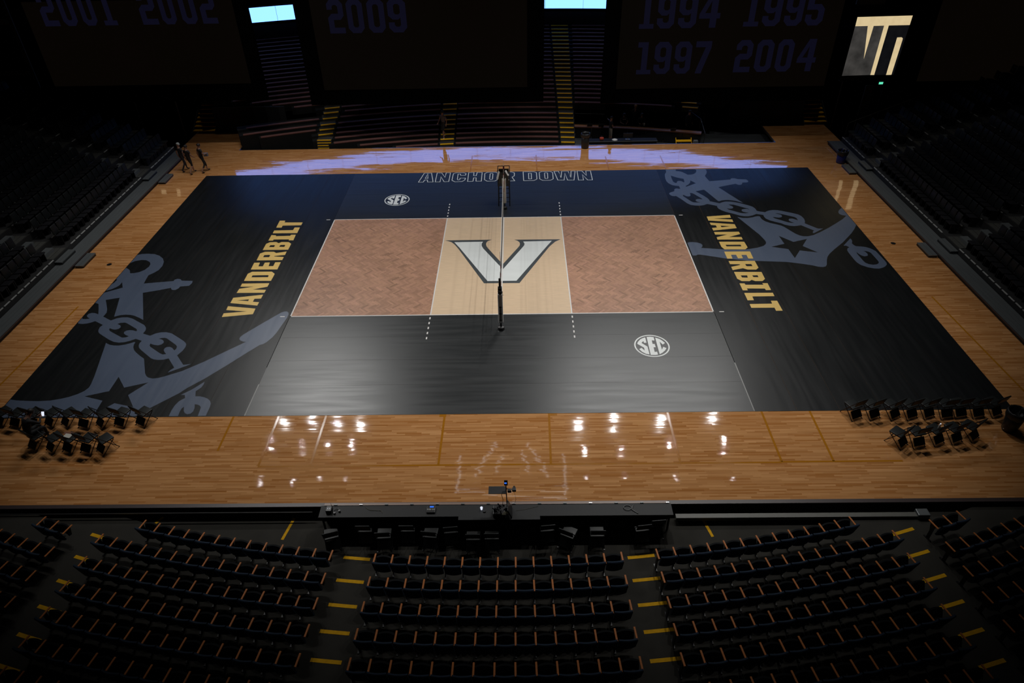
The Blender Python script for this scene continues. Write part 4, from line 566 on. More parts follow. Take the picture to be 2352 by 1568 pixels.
# ------------------------------------------------------------------ side stands with folding chairs
AISLES = ((10.6, 9.3), (1.0, -.2))
NOS = B().box((0, 0, 0), (.05, .40, .03)).mesh('nosing', 'aluedge')
def stand(s, side):
    NS = B()
    t = thing('bleacher_stand', 'dark telescopic stand with aluminium walkway on the %s of the court' % side, 'bleachers', group='telescopic stands')
    X = lambda x: s*x
    ya, yb = 14.1, -11.6
    for i in range(4): obj('walkway_plank', B().box((X(20.56+.205*i), (ya+yb)/2, .17-.002*i), (.198, ya-yb, .05)).mesh('plank', 'alu'), t)
    obj('walkway_base', B().box((X(20.88), (ya+yb)/2, .07), (.8, ya-yb-.05, .14)).mesh('base', 'darkfloor'), t)
    obj('walkway_edge', B().box((X(20.44), (ya+yb)/2, .165), (.03, ya-yb, .05)).mesh('edge', 'trim'), t)
    for n in range(14):
        x0 = 21.3+.82*n; z = .45+.34*n
        obj('tier', B().box((X(x0+.42), (ya+yb)/2, z-.06-.14), (.84, ya-yb, .36)).mesh('tier', 'darkfloor'), t)
        segs = ((ya, AISLES[0][0]), (AISLES[0][1], AISLES[1][0]), (AISLES[1][1], yb))
        bb = B()
        for y1_, y0_ in segs:
            y = y1_
            while y-.42 > y0_-.02:
                if n < 6: obj('nosing', NOS, t, (X(x0+.01), y-.21, z-.012))
                else: bb.box((X(x0+.01), y-.21, z-.012), (.05, .40, .03))
                y -= .5
        if n > 5: NS.v += bb.v and [v for v in bb.v]; k_ = len(NS.v)-len(bb.v); NS.f += [[k_+i for i in f] for f in bb.f]; NS.m += bb.m
        for a1, a0 in AISLES:
            for q in range(3): obj('aisle_board', B().box((X(x0+.15+.26*q), (a1+a0)/2, z-.006), (.235, a1-a0-.06, .02)).mesh('board', 'ply'), t)
            if n < 13: obj('aisle_step', B().box((X(x0+.62), (a1+a0)/2-.1, z+.085), (.36, .8, .15)).mesh('step', 'alu'), t)
    for a1, a0 in AISLES:
        for x, z, w in ((20.22, .05, .42), (21.12, .26, .36)):
            st = thing('step_box', 'low metal step box %s the %s stand walkway, %s aisle' % ('on the floor at' if x < 21 else 'up on', side, 'rear' if a1 > 5 else 'middle'), 'step', (X(x), (a1+a0)/2, z), group='step boxes of the side stands')
            for q in range(2): obj('tread', B().box((s*(-.1+.2*q)*w/.42, 0, .05), (.19*w/.42, 1.25, .04)).mesh('tread', 'alu'), st)
            obj('frame', B().box((0, 0, -.02), (w-.02, 1.2, .10)).mesh('frame', 'blackm'), st)
    obj('nosings', NS.mesh('nosings', 'aluedge'), t, kind='stuff')
    return t
stand(-1, 'left'); stand(1, 'right')
def bl_parts():
    seat = B().box((0, .04, .43), (.42, .40, .06), RX(.1)); back = B().box((0, -.20, .70), (.43, .05, .46), RX(.12)); fr = B()
    for x in (-.2, .2): fr.box((x, -.02, .21), (.03, .34, .42))
    fr.box((0, -.15, .38), (.40, .03, .04))
    return seat, back, fr
bs, bk, bf = bl_parts()
ms, mb, mf = bs.mesh('seat', 'shell', bevel=.025, seg=2), bk.mesh('back', 'pad', smooth=True, bevel=.024, seg=2), bf.mesh('frame', 'blackm')
spots_ = []
for s, side in ((-1, 'left'), (1, 'right')):
    for n in range(14):
        for bi, (bn, y1_, y0_) in enumerate((('rear block', 14.0, 10.6), ('middle block', 9.3, 1.0), ('near block', -.2, -11.6))):
            k = 0; y = y1_-.25
            while y > y0_+.2:
                p = (s*(21.3+.82*n+.42), y, .45+.34*n)
                if in_view((p[0], p[1], p[2]+.5), 10): spots_.append((-(CINV @ Vector(p)).z, p, s, side, n, bn, k))
                k += 1; y -= .5
spots_.sort(key=lambda q: q[0])
bp = None
for q in spots_[:300]:
    _, p, s, side, n, bn, k = q
    lab = 'black padded tier chair, %s stand, %s row up, %s, %s from its rear end' % (side, ORD[n], bn, ORD[k])
    if bp is None:
        bp = thing('tier_chair', lab, 'chair', group='padded chairs of the side stands'); obj('seat', ms, bp); obj('backrest', mb, bp); obj('frame', mf, bp); t = bp
    else: t = clone(bp, p, label=lab)
    t.location = p; t.rotation_euler = (0, 0, PI/2 if s > 0 else -PI/2)
sb = B().box((0, .04, .43), (.42, .40, .06)).box((0, -.20, .70), (.43, .05, .46), RX(.12)).box((0, 0, .2), (.38, .2, .4))
V = []; F = []
for q in spots_[300:]:
    _, p, s, side, n, bn, k = q; R_ = RZ(PI/2 if s > 0 else -PI/2); o = len(V)
    V += [tuple(R_ @ Vector(v)+Vector(p)) for v in sb.v]; F += [[o+i for i in f] for f in sb.f]
me = bpy.data.meshes.new('far_chairs'); me.from_pydata(V, [], F); me.materials.append(MT['pad'])
obj('tier_chairs', me, kind='stuff', label='further black chairs on the upper tiers of both side stands', category='chairs')
# ------------------------------------------------------------------ back stand: curved benches, stairs
BC = (.1, -26.0)
def RB_(n): return 41.30+.47*n+(.25 if n > 6 else 0)
def ZB(n): return -.02+.155*n+(.06 if n > 7 else 0)-(.0007*(n-14)**2 if n > 14 else 0)*0
bt = obj('stand_concrete', None, kind='structure')
for n in range(28):
    R = RB_(n); lo = -.6
    lim = math.degrees(math.acos(min(1, ((14.62 if n < 8 else 17.9)+26)/R)))
    a = (-min(23 if n > 4 else 17.2, lim), 5.3) if n < 8 else (-min(25, lim), min(25, lim))
    if n < 8: a = (a[0], min(5.3, lim))
    obj('tier', B().arc(BC[0], BC[1], R, R+.75, a[0], a[1], lo if n < 8 else ZB(n)-.5, ZB(n)-.05, 60, 1).mesh('tier', 'concb'), bt)
def bang(x, R): return math.degrees(math.asin((x-.1)/R))
def stair(xc, w0, w1, n0, n1, lab):
    t = thing('stairs', lab, 'stairs', group='yellow-edged stairs of the back stand')
    for n in range(n0, n1):
        R = RB_(n); w_ = w0+(w1-w0)*n/28; a0, a1 = bang(xc-w_/2, R), bang(xc+w_/2, R)
        if BC[1]+R*math.cos(math.radians(a0 if xc < 0 else a1)) < 14.9:    # lowest steps drop straight to the pit against the stage
            y = 14.66+.055*n; obj('step', B().box((xc, y+.35, ZB(n)-.16), (w_, .66, .30)).mesh('step', 'conc'), t)
            obj('nosing', B().box((xc, y+.07, ZB(n)-.012), (w_*.94, .11, .03)).mesh('nosing', 'yellow'), t); continue
        obj('step', B().arc(BC[0], BC[1], R-.02, R+.8, a0, a1, ZB(n)-.3, ZB(n)-.004, 4, 1).mesh('step', 'conc'), t)
        obj('nosing', B().arc(BC[0], BC[1], R-.03, R+.10, a0+.04, a1-.04, ZB(n)-.04, ZB(n)+.003, 4, 1).mesh('nosing', 'yellow'), t)
    return t
stair(-11.8, .92, 1.2, 0, 12, 'yellow-edged stairs at the left end of the curved benches')
stair(-3.88, .92, 1.2, 0, 28, 'yellow-edged stairs climbed by the person in a grey shirt')
stair(4.03, .92, 1.36, 0, 28, 'tall yellow-edged stairs rising past the panels to the bright strip')
stair(12.3, .95, 1.2, 8, 14, 'short yellow-edged stairs behind the right end of the desk')
SECN = {'A': (-16.9, -12.5, 'left of the first stairs'), 'B': (-11.15, -4.47, 'between first and second stairs'), 'C': (-3.30, 3.42, 'between second and third stairs'), 'D': (4.68, 11.7, 'above the desk'), 'E': (-19.6, -12.5, 'left of the first stairs')}
def bench(n, k):
    x0, x1, txt = SECN[k]; R = RB_(n)
    if n > 7 and k != 'E': x0 -= .02*(n-7) if k != 'D' else -.015*(n-7)
    lim = math.degrees(math.acos(min(1, ((14.66 if n < 8 else 17.95)+26)/R)))
    a0, a1 = max(-lim, bang(x0, R)), min(lim, bang(x1-(.007*n if k in 'CB' else 0), R)); z = ZB(n)
    if a1-a0 < 1.5: return
    t = thing('bench', 'curved wooden bench with rust edge, back stand row %s, %s' % (ORDB[n], txt), 'bench', group='curved benches of the back stand')
    obj('seat_plank', B().arc(BC[0], BC[1], R-.01, R+.24, a0, a1, z-.045, z, 18, 1).mesh('plank', 'rust'), t)
    if n < 8: obj('riser_board', B().arc(BC[0], BC[1], R+.02, R+.05, a0, a1, z-.20, z-.045, 18, 1).mesh('riser', 'darkfloor'), t)
ORDB = ORD+['twenty-first', 'twenty-second', 'twenty-third', 'twenty-fourth', 'twenty-fifth', 'twenty-sixth', 'twenty-seventh', 'twenty-eighth']
for n in range(8):
    for k in 'BC': bench(n, k)
for n in (5, 6, 7): bench(n, 'A')
for n in range(8, 28):
    for k in 'EBCD': bench(n, k)
obj('handrail', B().tube((-16.6, 15.0, .35), (-14.0, 15.9, .42), .02).tube((-16.6, 15.0, -.5), (-16.6, 15.0, .35), .02).tube((-14.0, 15.9, -.5), (-14, 15.9, .42), .02).mesh('rail', 'alu'), label='thin pale handrail over the dark pit at back left', category='handrail')
# upper landing and ribbon strip
obj('stand_front_wall', B().box((-17.4, 17.86, .55), (4.9, .08, 2.3)).box((17.5, 17.86, .55), (4.9, .08, 2.3)).mesh('w', 'wall'), kind='structure')
obj('parapet', B().arc(BC[0], BC[1], 54.45, 54.75, -30, 30, 4.2, 5.38, 60, 1).mesh('parapet', 'concb'), kind='structure')
rb = thing('light_ribbon', 'long pale blue glowing ribbon screen above the top of the back stand', 'screen')
for i in range(16):
    a = -24+3*i; obj('screen_panel', B().arc(BC[0], BC[1], 54.25, 54.35, a+.01, a+2.99, 5.42, 6.38, 5, 1).mesh('panel', 'ribbon'), rb)
obj('housing', B().arc(BC[0], BC[1], 54.36, 54.6, -24.2, 24.2, 5.3, 6.5, 40, 1).mesh('housing', 'frame'), rb)
# corner stairs with broad yellow steps
for s, side in ((-1, 'left'), (1, 'right')):
    xc = -20.72 if s < 0 else 20.93
    t = thing('stairs', 'broad yellow wooden steps in the back %s corner of the floor' % side, 'stairs', (xc, 17.65, WZ), group='yellow corner steps')
    for k in range(8): obj('step', B().box((-s*.0+.06*k*-s*-1*0, .32*k+.16, .19*k+.17), (1.5-.05*k, .33, .05)).mesh('step', 'yellow'), t)
    for x in (-.78, .78): obj('stringer', B().bar((x, 0, .0), (x, 2.6, 1.5), .05, .30).mesh('stringer', 'darkfloor'), t)
    obj('stair_side_block', B().box((-s*2.6+s*-.0, 1.2, .5), (3.0, 1.6, 1.1)).mesh('block', 'shell'), t)
# ------------------------------------------------------------------ back right: counter, rails, low table
BCt = thing('counter', 'long curved black counter with orange wooden top at the back right', 'counter')
a0, a1 = bang(4.55, 43.45), bang(12.75, 43.45)
obj('top', B().arc(BC[0], BC[1], 43.30, 43.72, a0, a1, .26, .30, 30, 1).mesh('top', 'counter'), BCt)
for i in range(7):
    b0 = a0+(a1-a0)*i/7; obj('front_panel', B().arc(BC[0], BC[1], 43.34, 43.38, b0+.03, b0+(a1-a0)/7-.03, -.5, .26, 5, 1).mesh('panel', 'black'), BCt)
obj('edge', B().arc(BC[0], BC[1], 43.27, 43.30, a0, a1, .24, .31, 30, 1).mesh('edge', 'rust'), BCt)
obj('floor_deck', B().arc(BC[0], BC[1], 43.75, 47.5, a0, a1, -.5, -.42, 20, 1).mesh('deck', 'conc'), kind='structure')
t = thing('safety_rail', 'black tube railing standing behind the curved counter', 'railing')
ps = []
for i in range(9):
    a = math.radians(a0+(a1-a0)*i/8.0); R = 45.35; p = (BC[0]+R*math.sin(a), BC[1]+R*math.cos(a)); ps.append(p)
    obj('post', B().tube((p[0], p[1], -.42), (p[0], p[1], .95), .022, 8).mesh('post', 'railm'), t)
for z in (.95, .5):
    for i in range(8): obj('rail', B().tube((*ps[i], z), (*ps[i+1], z), .018, 6).mesh('rail', 'railm'), t)
t = thing('stair_rail', 'sloping black handrail at the right end of the curved counter', 'railing')
obj('rail', B().path([(12.35, 17.2, 1.1), (12.75, 16.2, 1.0), (12.85, 15.0, .45), (12.8, 14.9, -.45)], .022, 8).mesh('rail', 'railm'), t)
obj('post', B().tube((12.75, 16.2, -.5), (12.75, 16.2, 1.0), .02).mesh('post', 'railm'), t)
t = thing('low_table', 'low black table with pale edge in front of the curved counter', 'table', (7.4, 15.35, -.5))
obj('top', B().box((0, 0, .49), (4.9, .55, .03)).mesh('top', 'shell'), t); obj('edge', B().box((0, -.285, .49), (4.9, .02, .035)).mesh('e', 'beam'), t)
obj('skirt', B().box((0, -.26, .24), (4.8, .02, .46)).mesh('s', 'black'), t)
for x in (-2.3, 2.3): obj('leg', B().box((x, .2, .24), (.05, .05, .48)).mesh('leg', 'blackm'), t)
t = thing('monitor', 'small black monitor on the low table', 'monitor', (7.95, 15.4, 0.005)); obj('panel', B().box((0, 0, .26), (.62, .04, .3)).mesh('p', 'black', bevel=.01), t); obj('foot', B().box((0, 0, .01), (.3, .2, .02)).box((0, .02, .08), (.06, .03, .14)).mesh('f', 'alu'), t)
t = thing('sports_bag', 'small orange-red bag with dark top on the low table', 'bag', (6.25, 15.4, 0.005)); obj('body', B().box((0, 0, .08), (.26, .18, .16)).mesh('b', 'redc', smooth=True, bevel=.05, seg=3), t); obj('handle', B().path([(-.08, 0, .15), (-.05, 0, .24), (.05, 0, .24), (.08, 0, .15)], .01).mesh('h', 'black'), t)
obj('cloth', B().lathe([(0, .07), (.08, .06), (.15, .03), (.2, 0), (0, 0)], 14, (7.1, 15.35, 0.005)).mesh('c', 'webbing', smooth=True), label='crumpled white cloth on the low table', category='cloth')
obj('cup', B().lathe([(0, 0), (.04, 0), (.055, .16), (.05, .16), (0, .02)], 12, (9.25, 17.05, .30)).mesh('c', 'webbing'), label='white cup on the curved counter', category='cup')
for x, l in ((5.6, 'first dark laptop on the left end of the curved counter'), (6.35, 'second dark laptop on the left end of the curved counter'), (11.0, 'dark rounded case on the right end of the curved counter')):
    R = 43.5; y = BC[1]+math.sqrt(R*R-(x-.1)**2); t = thing('laptop' if x < 10 else 'case', l, 'laptop' if x < 10 else 'case', (x, y, .30))
    obj('base', B().box((0, 0, .012), (.34, .24, .02)).mesh('b', 'black'), t); obj('lid', B().box((0, -.12, .1), (.34, .015, .2), RX(.3)).mesh('l', 'black'), t)
t = thing('stairs', 'small two-step yellow-edged stair in front of the counter right end', 'stairs', (11.6, 15.0, -.5))
for k in range(2): obj('step', B().box((0, .30*k, .17+.22*k), (.98, .3, .04)).mesh('st', 'yellow'), t)
for x in (-.5, .5): obj('side', B().bar((x, -.1, .05), (x, .5, .5), .03, .12).mesh('sd', 'yellow'), t)
t = thing('water_cooler', 'small pale container beside the two-step stair', 'container', (12.3, 14.95, -.5)); obj('body', B().box((0, 0, .25), (.3, .26, .5)).mesh('b', 'alu', bevel=.03), t); obj('lid', B().box((0, 0, .52), (.26, .22, .04)).mesh('l', 'beam', bevel=.01), t)
for i in range(7): clone(proto, (14.6+.62*i, 18.35, 1.25), (0, 0, PI), label='dark chair behind the back right pit wall, %s from left' % ORD[i], group='chairs above the right pit')
# ------------------------------------------------------------------ banner boards with years, faces and numerals given a faint glow
DG = {'0': [[(.0, .14), (.14, 0), (.44, 0), (.58, .14), (.58, .86), (.44, 1), (.14, 1), (0, .86)], [(.19, .22), (.24, .17), (.34, .17), (.39, .22), (.39, .78), (.34, .83), (.24, .83), (.19, .78)]],
 '1': [[(0, 0), (.50, 0), (.50, .14), (.35, .14), (.35, 1), (0, 1), (0, .84), (.15, .84), (.15, .14), (0, .14)]],
 '2': [[(0, 0), (.58, 0), (.58, .17), (.2, .17), (.2, .40), (.46, .40), (.58, .52), (.58, .86), (.44, 1), (.14, 1), (0, .86), (0, .70), (.19, .70), (.19, .78), (.24, .83), (.34, .83), (.39, .78), (.39, .58), (.14, .58), (0, .46)]],
 '4': [[(.34, 0), (.54, 0), (.54, .27), (.64, .27), (.64, .43), (.54, .43), (.54, 1), (.30, 1), (0, .40), (0, .27), (.34, .27)], [(.17, .43), (.34, .78), (.34, .43)]],
 '5': [[(.0, .14), (.14, 0), (.44, 0), (.58, .14), (.58, .48), (.44, .62), (.2, .62), (.2, .84), (.55, .84), (.55, 1), (0, 1), (0, .46), (.34, .46), (.39, .41), (.39, .22), (.34, .17), (.24, .17), (.19, .22), (.19, .32), (0, .32)]],
 '7': [[(.08, 0), (.30, 0), (.58, .80), (.58, 1), (0, 1), (0, .82), (.37, .82), (.12, .16)]],
 '9': [[(0, .14), (.14, 0), (.44, 0), (.58, .14), (.58, .86), (.44, 1), (.14, 1), (0, .86), (0, .50), (.14, .38), (.32, .38), (.39, .44), (.39, .22), (.34, .17), (.24, .17), (.19, .22), (.19, .30), (0, .30)], [(.19, .58), (.24, .53), (.34, .53), (.39, .58), (.39, .78), (.34, .83), (.24, .83), (.19, .78)]]}
def board(lab, x0, x1, z0, xi0, xi1, zi, y, years):
    t = thing('banner_board', lab, 'banner', group='hanging boards over the back of the court'); top = 9.4
    obj('frame', B().box(((x0+x1)/2, y+.16, (z0+top)/2), (x1-x0, .3, top-z0)).mesh('f', 'frame'), t)
    obj('face', B().box(((xi0+xi1)/2, y, (zi+top-.5)/2), (xi1-xi0, .05, top-.5-zi)).mesh('face', 'board'), t)
    for digs, xs, z in years:
        for d, x in zip(digs, xs):
            h = 1.83; g = [[(x[0]+px*(x[1]-x[0])/(.5 if d == '1' else .64 if d == '4' else .58), z+pz*h) for px, pz in l] for l in DG[d]]
            obj('numeral', B().poly(g, 0, .01, 'y', y-.03).mesh('n', 'digit'), t, label='dim blue numeral')
    for x in (x0+1, x1-1): obj('hanger', B().tube((x, y+.16, top), (x, y+.16, 21.85), .03).mesh('h', 'blackm'), t)
pr = lambda s: [tuple(map(float, p.split(','))) for p in s.split()]
board('dim hanging board at left reading 2001 and 2002', -28.45, -14.75, 3.15, -27.65, -15.54, 4.18, 14.6, [('2001', pr('-26.74,-25.85 -25.59,-24.75 -24.42,-23.6 -23.22,-22.46'), 7.6), ('2002', pr('-20.98,-20.04 -19.78,-18.94 -18.61,-17.72 -17.46,-16.57'), 7.6)])
board('dim hanging board left of the tall stairs reading 2009', -12.07, 2.38, 2.78, -11.1, 1.38, 3.7, 14.6, [('2009', pr('-10.15,-9.23 -9.03,-8.1 -7.84,-6.86 -6.66,-5.61'), 6.95)])
board('dim hanging board at right reading 1994, 1995, 1997 and 2004', 5.95, 19.8, 2.62, 6.83, 19.52, 3.49, 14.6, [('1994', pr('7.9,8.74 8.92,9.91 10.14,11.18 11.33,12.53'), 6.92), ('1995', pr('13.94,14.8 14.99,16.02 16.25,17.27 17.46,18.48'), 6.95), ('1997', pr('7.97,8.83 8.99,9.97 10.2,11.18 11.39,12.31'), 4.35), ('2004', pr('13.81,14.78 15.02,16.02 16.26,17.21 17.52,18.63'), 4.38)])
board('dim blank hanging board at the far right above the stand', 24.34, 38, 2.9, 25.1, 37.4, 3.67, 14.6, [])
t = thing('wall_frame', 'faint grey metal frame beside the leftmost hanging board', 'frame')
obj('bars', B().box((-28.9, 14.9, 7.5), (.22, .08, 7)).box((-30.4, 14.9, 7.8), (3, .08, .35)).box((-30.4, 14.9, 4.9), (3, .08, .3)).mesh('bars', 'wallwood'), t)
# corner screens
def cscreen(s, lab):
    t = thing('corner_screen', lab, 'screen', group='corner screens')
    f = lambda P: [[(s*x, z) for x, z in P]]
    obj('dark_picture', B().poly(f(DATA['NT'][2]), 0, .01, 'y', 16.49).mesh('p', 'darkscr'), t); obj('black_picture', B().poly(f(DATA['NT'][3]), 0, .01, 'y', 16.49).mesh('p', 'darkscr2'), t)
    for i in (0, 1): obj('gold_letter', B().poly(f(DATA['NT'][i]), 0, .01, 'y', 16.48).mesh('g', 'goldscr'), t, label='glowing gold letter shape')
    obj('housing', B().box((s*22.98, 16.62, 5.2), (3.5, .2, 3.9)).mesh('h', 'frame'), t)
    obj('sill', B().box((s*22.98, 16.6, 3.3), (3.4, .3, .25)).mesh('s', 'shell'), t)
    for x in (21.6, 24.3): obj('post', B().tube((s*x, 16.7, -.5), (s*x, 16.7, 3.3), .05).mesh('post', 'blackm'), t)
cscreen(1, 'bright corner screen with gold letter shapes on charcoal at upper right'); cscreen(-1, 'corner screen with gold letter shapes hidden behind the left hanging board')
t = thing('exit_sign', 'small glowing green exit sign below the corner screen', 'sign', (23.9, 16.42, 3.04)); obj('case', B().box((0, .03, 0), (.34, .05, .2)).mesh('c', 'black'), t); obj('lit_face', B().box((.02, 0, 0), (.26, .01, .14)).mesh('l', 'exitg'), t)
obj('door_1', B().box((23.72, 17.3, 1.5), (.55, .06, 2.3)).mesh('door', 'wallwood'), kind='structure')
obj('top_panel', B().box((21.9, 16.5, 7.9), (1.7, .05, .5)).mesh('p', 'wallwood'), label='faint brown panel edge above the corner screen', category='panel')
# end rails of right stand
t = thing('end_rail', 'faint vertical bar railing at the back end of the right stand', 'railing')
for i in range(12): x = 21.4+.42*i; zt = .42+.34*int((x-21.3)/.82); obj('bar', B().tube((x, 14.02, zt), (x, 14.02, 1.35+.174*i), .014, 6).mesh('bar', 'wallwood'), t)
obj('top_bar', B().tube((21.4, 14.02, 1.35), (26.02, 14.02, 3.26), .02).mesh('bar', 'wallwood'), t)
# ------------------------------------------------------------------ people
def person(label, loc, rz, J, mats, hairm='hair', scale=1.0, cap=False):
    # J: joints; bones carry cloth by material index: 0 skin 1 shirt 2 trousers 3 shoe
    V = []; E = []; Rr = []; T = []
    def add(p, r): V.append(Vector(p)*scale); Rr.append(r*scale); return len(V)-1
    def bone(a, b, m, t=1.0, m2=0): E.append((a, b)); T.append((a, b, m, t, m2))
    P = dict(pelvis=(0, 0, .95), waist=(0, 0, 1.10), chest=(0, .0, 1.32), neck=(0, 0, 1.50), head=(0, .01, 1.60), crown=(0, .01, 1.72),
             shl=(-.18, 0, 1.43), ell=(-.25, -.02, 1.15), wrl=(-.26, .08, .92), hal=(-.26, .11, .86), shr=(.18, 0, 1.43), elr=(.25, -.02, 1.15), wrr=(.26, .08, .92), har=(.26, .11, .86),
             hil=(-.09, 0, .90), knl=(-.10, .02, .50), anl=(-.10, 0, .09), tol=(-.11, .17, .03), hir=(.09, 0, .90), knr=(.10, .02, .50), anr=(.10, 0, .09), tor=(.11, .17, .03))
    P.update(J); Rd = dict(pelvis=.13, waist=.125, chest=.15, neck=.055, head=.088, crown=.075, shl=.065, shr=.065, ell=.043, elr=.043, wrl=.028, wrr=.028, hal=.034, har=.034, hil=.09, hir=.09, knl=.058, knr=.058, anl=.038, anr=.038, tol=.035, tor=.035)
    I = {k: add(P[k], Rd[k]) for k in P}
    bone(I['pelvis'], I['waist'], 2, .5, 1); bone(I['waist'], I['chest'], 1); bone(I['chest'], I['neck'], 1, .7, 0); bone(I['neck'], I['head'], 0); bone(I['head'], I['crown'], 0)
    for s in 'lr':
        bone(I['chest'], I['sh'+s], 1); bone(I['sh'+s], I['el'+s], 1, mats.get('sleeve', .6), 0); bone(I['el'+s], I['wr'+s], mats.get('fore', 0)); bone(I['wr'+s], I['ha'+s], 0)
        d = (Vector(P['ha'+s])-Vector(P['wr'+s])).normalized(); side = d.cross(Vector((0, 1, .3))).normalized(); h = Vector(P['ha'+s])
        for k, (o, L_) in enumerate(((-.028, .055), (-.010, .07), (.010, .066), (.027, .05))):
            f1 = add(h+side*o+d*.03, .010); f2 = add(h+side*o*1.15+d*(.03+L_), .008); bone(I['ha'+s], f1, 0); bone(f1, f2, 0)
        th = add(h+side*.045-d*.005, .011); bone(I['ha'+s], th, 0)
        bone(I['pelvis'], I['hi'+s], 2); bone(I['hi'+s], I['kn'+s], 2); bone(I['kn'+s], I['an'+s], 2, mats.get('leg', .05), 0); bone(I['an'+s], I['to'+s], 3)
    me = bpy.data.meshes.new('body_base'); me.from_pydata(V, E, []); bm = bmesh.new(); bm.from_mesh(me)
    ly = bm.verts.layers.skin.verify(); bm.verts.ensure_lookup_table()
    for v, r in zip(bm.verts, Rr): v[ly].radius = (r, r*.8 if r > .1*scale else r); v[ly].use_root = False
    bm.verts[I['pelvis']][ly].use_root = True; bm.to_mesh(me); bm.free()
    o = bpy.data.objects.new('tmp', me); C.objects.link(o); o.modifiers.new('s', 'SKIN'); sd = o.modifiers.new('d', 'SUBSURF'); sd.levels = 1
    dg = bpy.context.evaluated_depsgraph_get(); m2 = bpy.data.meshes.new_from_object(o.evaluated_get(dg)); bpy.data.objects.remove(o)
    m2.materials.clear()
    for k in ('skin', 'shirt', 'pants', 'shoe'): m2.materials.append(MT[mats[k]])
    for p in m2.polygons:
        c = p.center; best = 9
        for a, b, m, t, mm in T:
            A, Bv = V[a], V[b]; d = Bv-A; q = max(0, min(1, (c-A).dot(d)/max(d.length_squared, 1e-9))); ds = (c-(A+d*q)).length-(Rr[a]+(Rr[b]-Rr[a])*q)
            if ds < best: best = ds; p.material_index = m if q <= t else mm
        p.use_smooth = True
    root = thing('person', label, 'person', loc, (0, 0, rz)); obj('body', m2, root)
    h = Vector(P['head'])*scale; cr = Vector(P['crown'])*scale; up = (cr-h).normalized(); R_ = up.to_track_quat('Z', 'Y').to_matrix()
    cen = (h+cr)/2
    bb = B(); bb.lathe([(.098, -.03), (.104, .03), (.092, .075), (.06, .108), (0, .122)], 14); bb.v = [(x, y-.012 if y > -.02 else y-.02, z if y < .05 else max(z, .035)) for x, y, z in bb.v]
    bb.v = [tuple(R_ @ Vector(v)*scale+cen) for v in bb.v]; obj('cap' if cap else 'hair', bb.mesh('hair', 'cap' if cap else hairm, smooth=True), root)
    fb = B()
    for x in (-.032, .032): fb.box((x, .078, .005), (.018, .012, .010))
    fb.box((0, .082, -.045), (.04, .008, .008)); fb.v = [tuple(R_ @ Vector(v)*scale+cen) for v in fb.v]; obj('eyes_and_mouth', fb.mesh('face', 'shoek'), root)
    nb = B(); nb.box((0, .088, -.018), (.022, .03, .035)); nb.box((-.088, .0, -.005), (.02, .03, .05)); nb.box((.088, 0, -.005), (.02, .03, .05)); nb.v = [tuple(R_ @ Vector(v)*scale+cen) for v in nb.v]; obj('nose_and_ears', nb.mesh('nose', mats['skin'], bevel=.005, seg=1), root)
    return root
KS = dict(skin='skin', shirt='shirtk', pants='shirtk', shoe='shoek')
WALK = dict(knl=(-.09, .16, .52), anl=(-.10, .20, .09), tol=(-.11, .36, .05), knr=(.10, .02, .50), anr=(.10, -.26, .12), tor=(.11, -.12, .03), ell=(-.25, -.08, 1.16), wrl=(-.24, -.04, .92), hal=(-.24, -.02, .86), elr=(.25, .04, 1.16), wrr=(.22, .22, 1.0), har=(.22, .27, .96))
person('person with pale cap and dark clothes walking beside the left stand', (-19.55, 11.25, WZ), -.6, WALK, dict(KS, pants='dkcloth', leg=1), cap=True)
person('person in black shirt and black shorts walking at back left, middle of three', (-18.95, 10.85, WZ), -.5, WALK, dict(KS))
person('person in black with folded grey cloth under one arm at back left', (-18.25, 11.05, WZ), -.75, dict(WALK, wrr=(.16, .26, 1.12), har=(.10, .30, 1.12)), dict(KS, leg=.5))
obj('folded_cloth', B().box((-18.03, 11.25, 1.02), (.26, .14, .2)).mesh('c', 'shirtg', bevel=.03), label='grey cloth carried by the rightmost walker at back left', category='cloth')
person('person in grey shirt and dark shorts walking down the back stairs', (-4.1, 15.82, .16), 2.5, dict(WALK, knl=(-.09, .14, .5), anl=(-.10, .12, -.02), tol=(-.11, .28, -.08)), dict(KS, shirt='shirtg', shoe='shoew'))
person('person in black shirt and khaki shorts pointing across the counter', (6.9, 16.15, -.5), -1.2, dict(ell=(-.42, .08, 1.38), wrl=(-.66, .12, 1.36), hal=(-.73, .13, 1.35), elr=(.27, -.02, 1.18), wrr=(.20, .2, 1.1), har=(.16, .25, 1.1)), dict(KS, pants='khaki'))
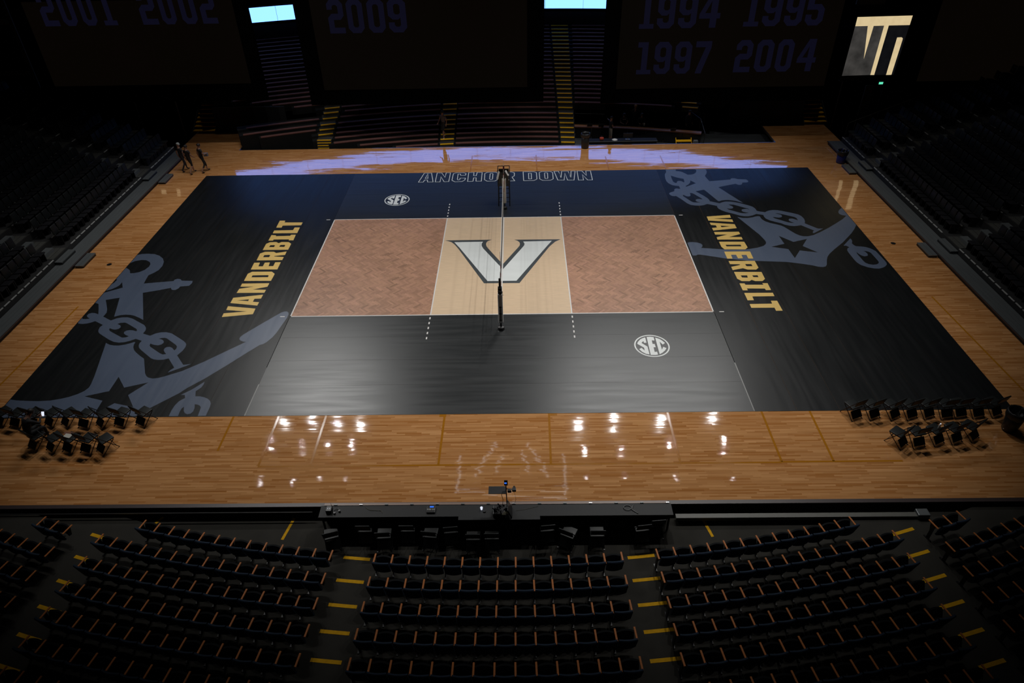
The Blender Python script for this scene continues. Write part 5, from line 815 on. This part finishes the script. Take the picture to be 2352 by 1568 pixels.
SIT = dict(pelvis=(0, 0, .55), waist=(0, .01, .70), chest=(0, .04, .93), neck=(0, .05, 1.10), head=(0, .07, 1.20), crown=(0, .07, 1.32), shl=(-.18, .04, 1.03), shr=(.18, .04, 1.03), ell=(-.25, .14, .78), elr=(.25, .14, .78), wrl=(-.14, .34, .76), wrr=(.14, .34, .76), hal=(-.10, .40, .76), har=(.10, .40, .76), hil=(-.09, .03, .52), hir=(.09, .03, .52), knl=(-.12, .44, .52), knr=(.12, .44, .52), anl=(-.12, .42, .09), anr=(.12, .42, .09), tol=(-.12, .58, .03), tor=(.12, .58, .03))
ps_ = person('seated person in black shirt with white lettering behind the counter', (7.95, 17.75, -.42), PI+.1, SIT, dict(KS))
obj('shirt_print', B().box((0, .155, .98), (.22, .008, .05)).mesh('pr', 'webbing'), ps_)
person('standing person with fair hair and dark jacket behind the counter', (8.75, 18.2, -.42), PI, dict(elr=(.24, .08, 1.18), wrr=(.06, .2, 1.36), har=(.03, .2, 1.44)), dict(KS, sleeve=1, fore=1, leg=1), 'blond')
person('seated person in plain black jacket right of the fair-haired one', (9.15, 17.7, -.42), PI-.15, SIT, dict(KS, sleeve=1, fore=1, leg=1))
person('person in black standing by the railing at the right counter end', (12.2, 17.15, -.5), PI+.5, {}, dict(KS, sleeve=1, fore=1, leg=1))
for x, y, l in ((7.95, 17.8, 'dark desk chair under the person with lettered shirt'), (9.15, 17.75, 'dark desk chair under the person in plain black jacket')):
    clone(proto, (x, y, -.42), (0, 0, PI), label=l, group='desk chairs behind the counter')
# seated photographer at the left chairs
person('person in black hunched on a left front row chair with a glowing phone', (-15.72, -11.95, WZ), -.45, dict(SIT, chest=(0, .12, .92), neck=(0, .22, 1.06), head=(0, .32, 1.12), crown=(0, .38, 1.22), shl=(-.19, .16, 1.0), shr=(.19, .16, 1.0), ell=(-.24, .34, .78), elr=(.24, .34, .78), wrl=(-.05, .50, .84), wrr=(.08, .50, .84), hal=(-.02, .56, .86), har=(.06, .56, .86)), dict(KS, sleeve=1, fore=1, leg=1), scale=1.04)
obj('phone', B().box((-15.36, -11.42, .94), (.09, .012, .15), RX(-.6)).mesh('p', 'led'), label='glowing phone held by the hunched person at left', category='phone')
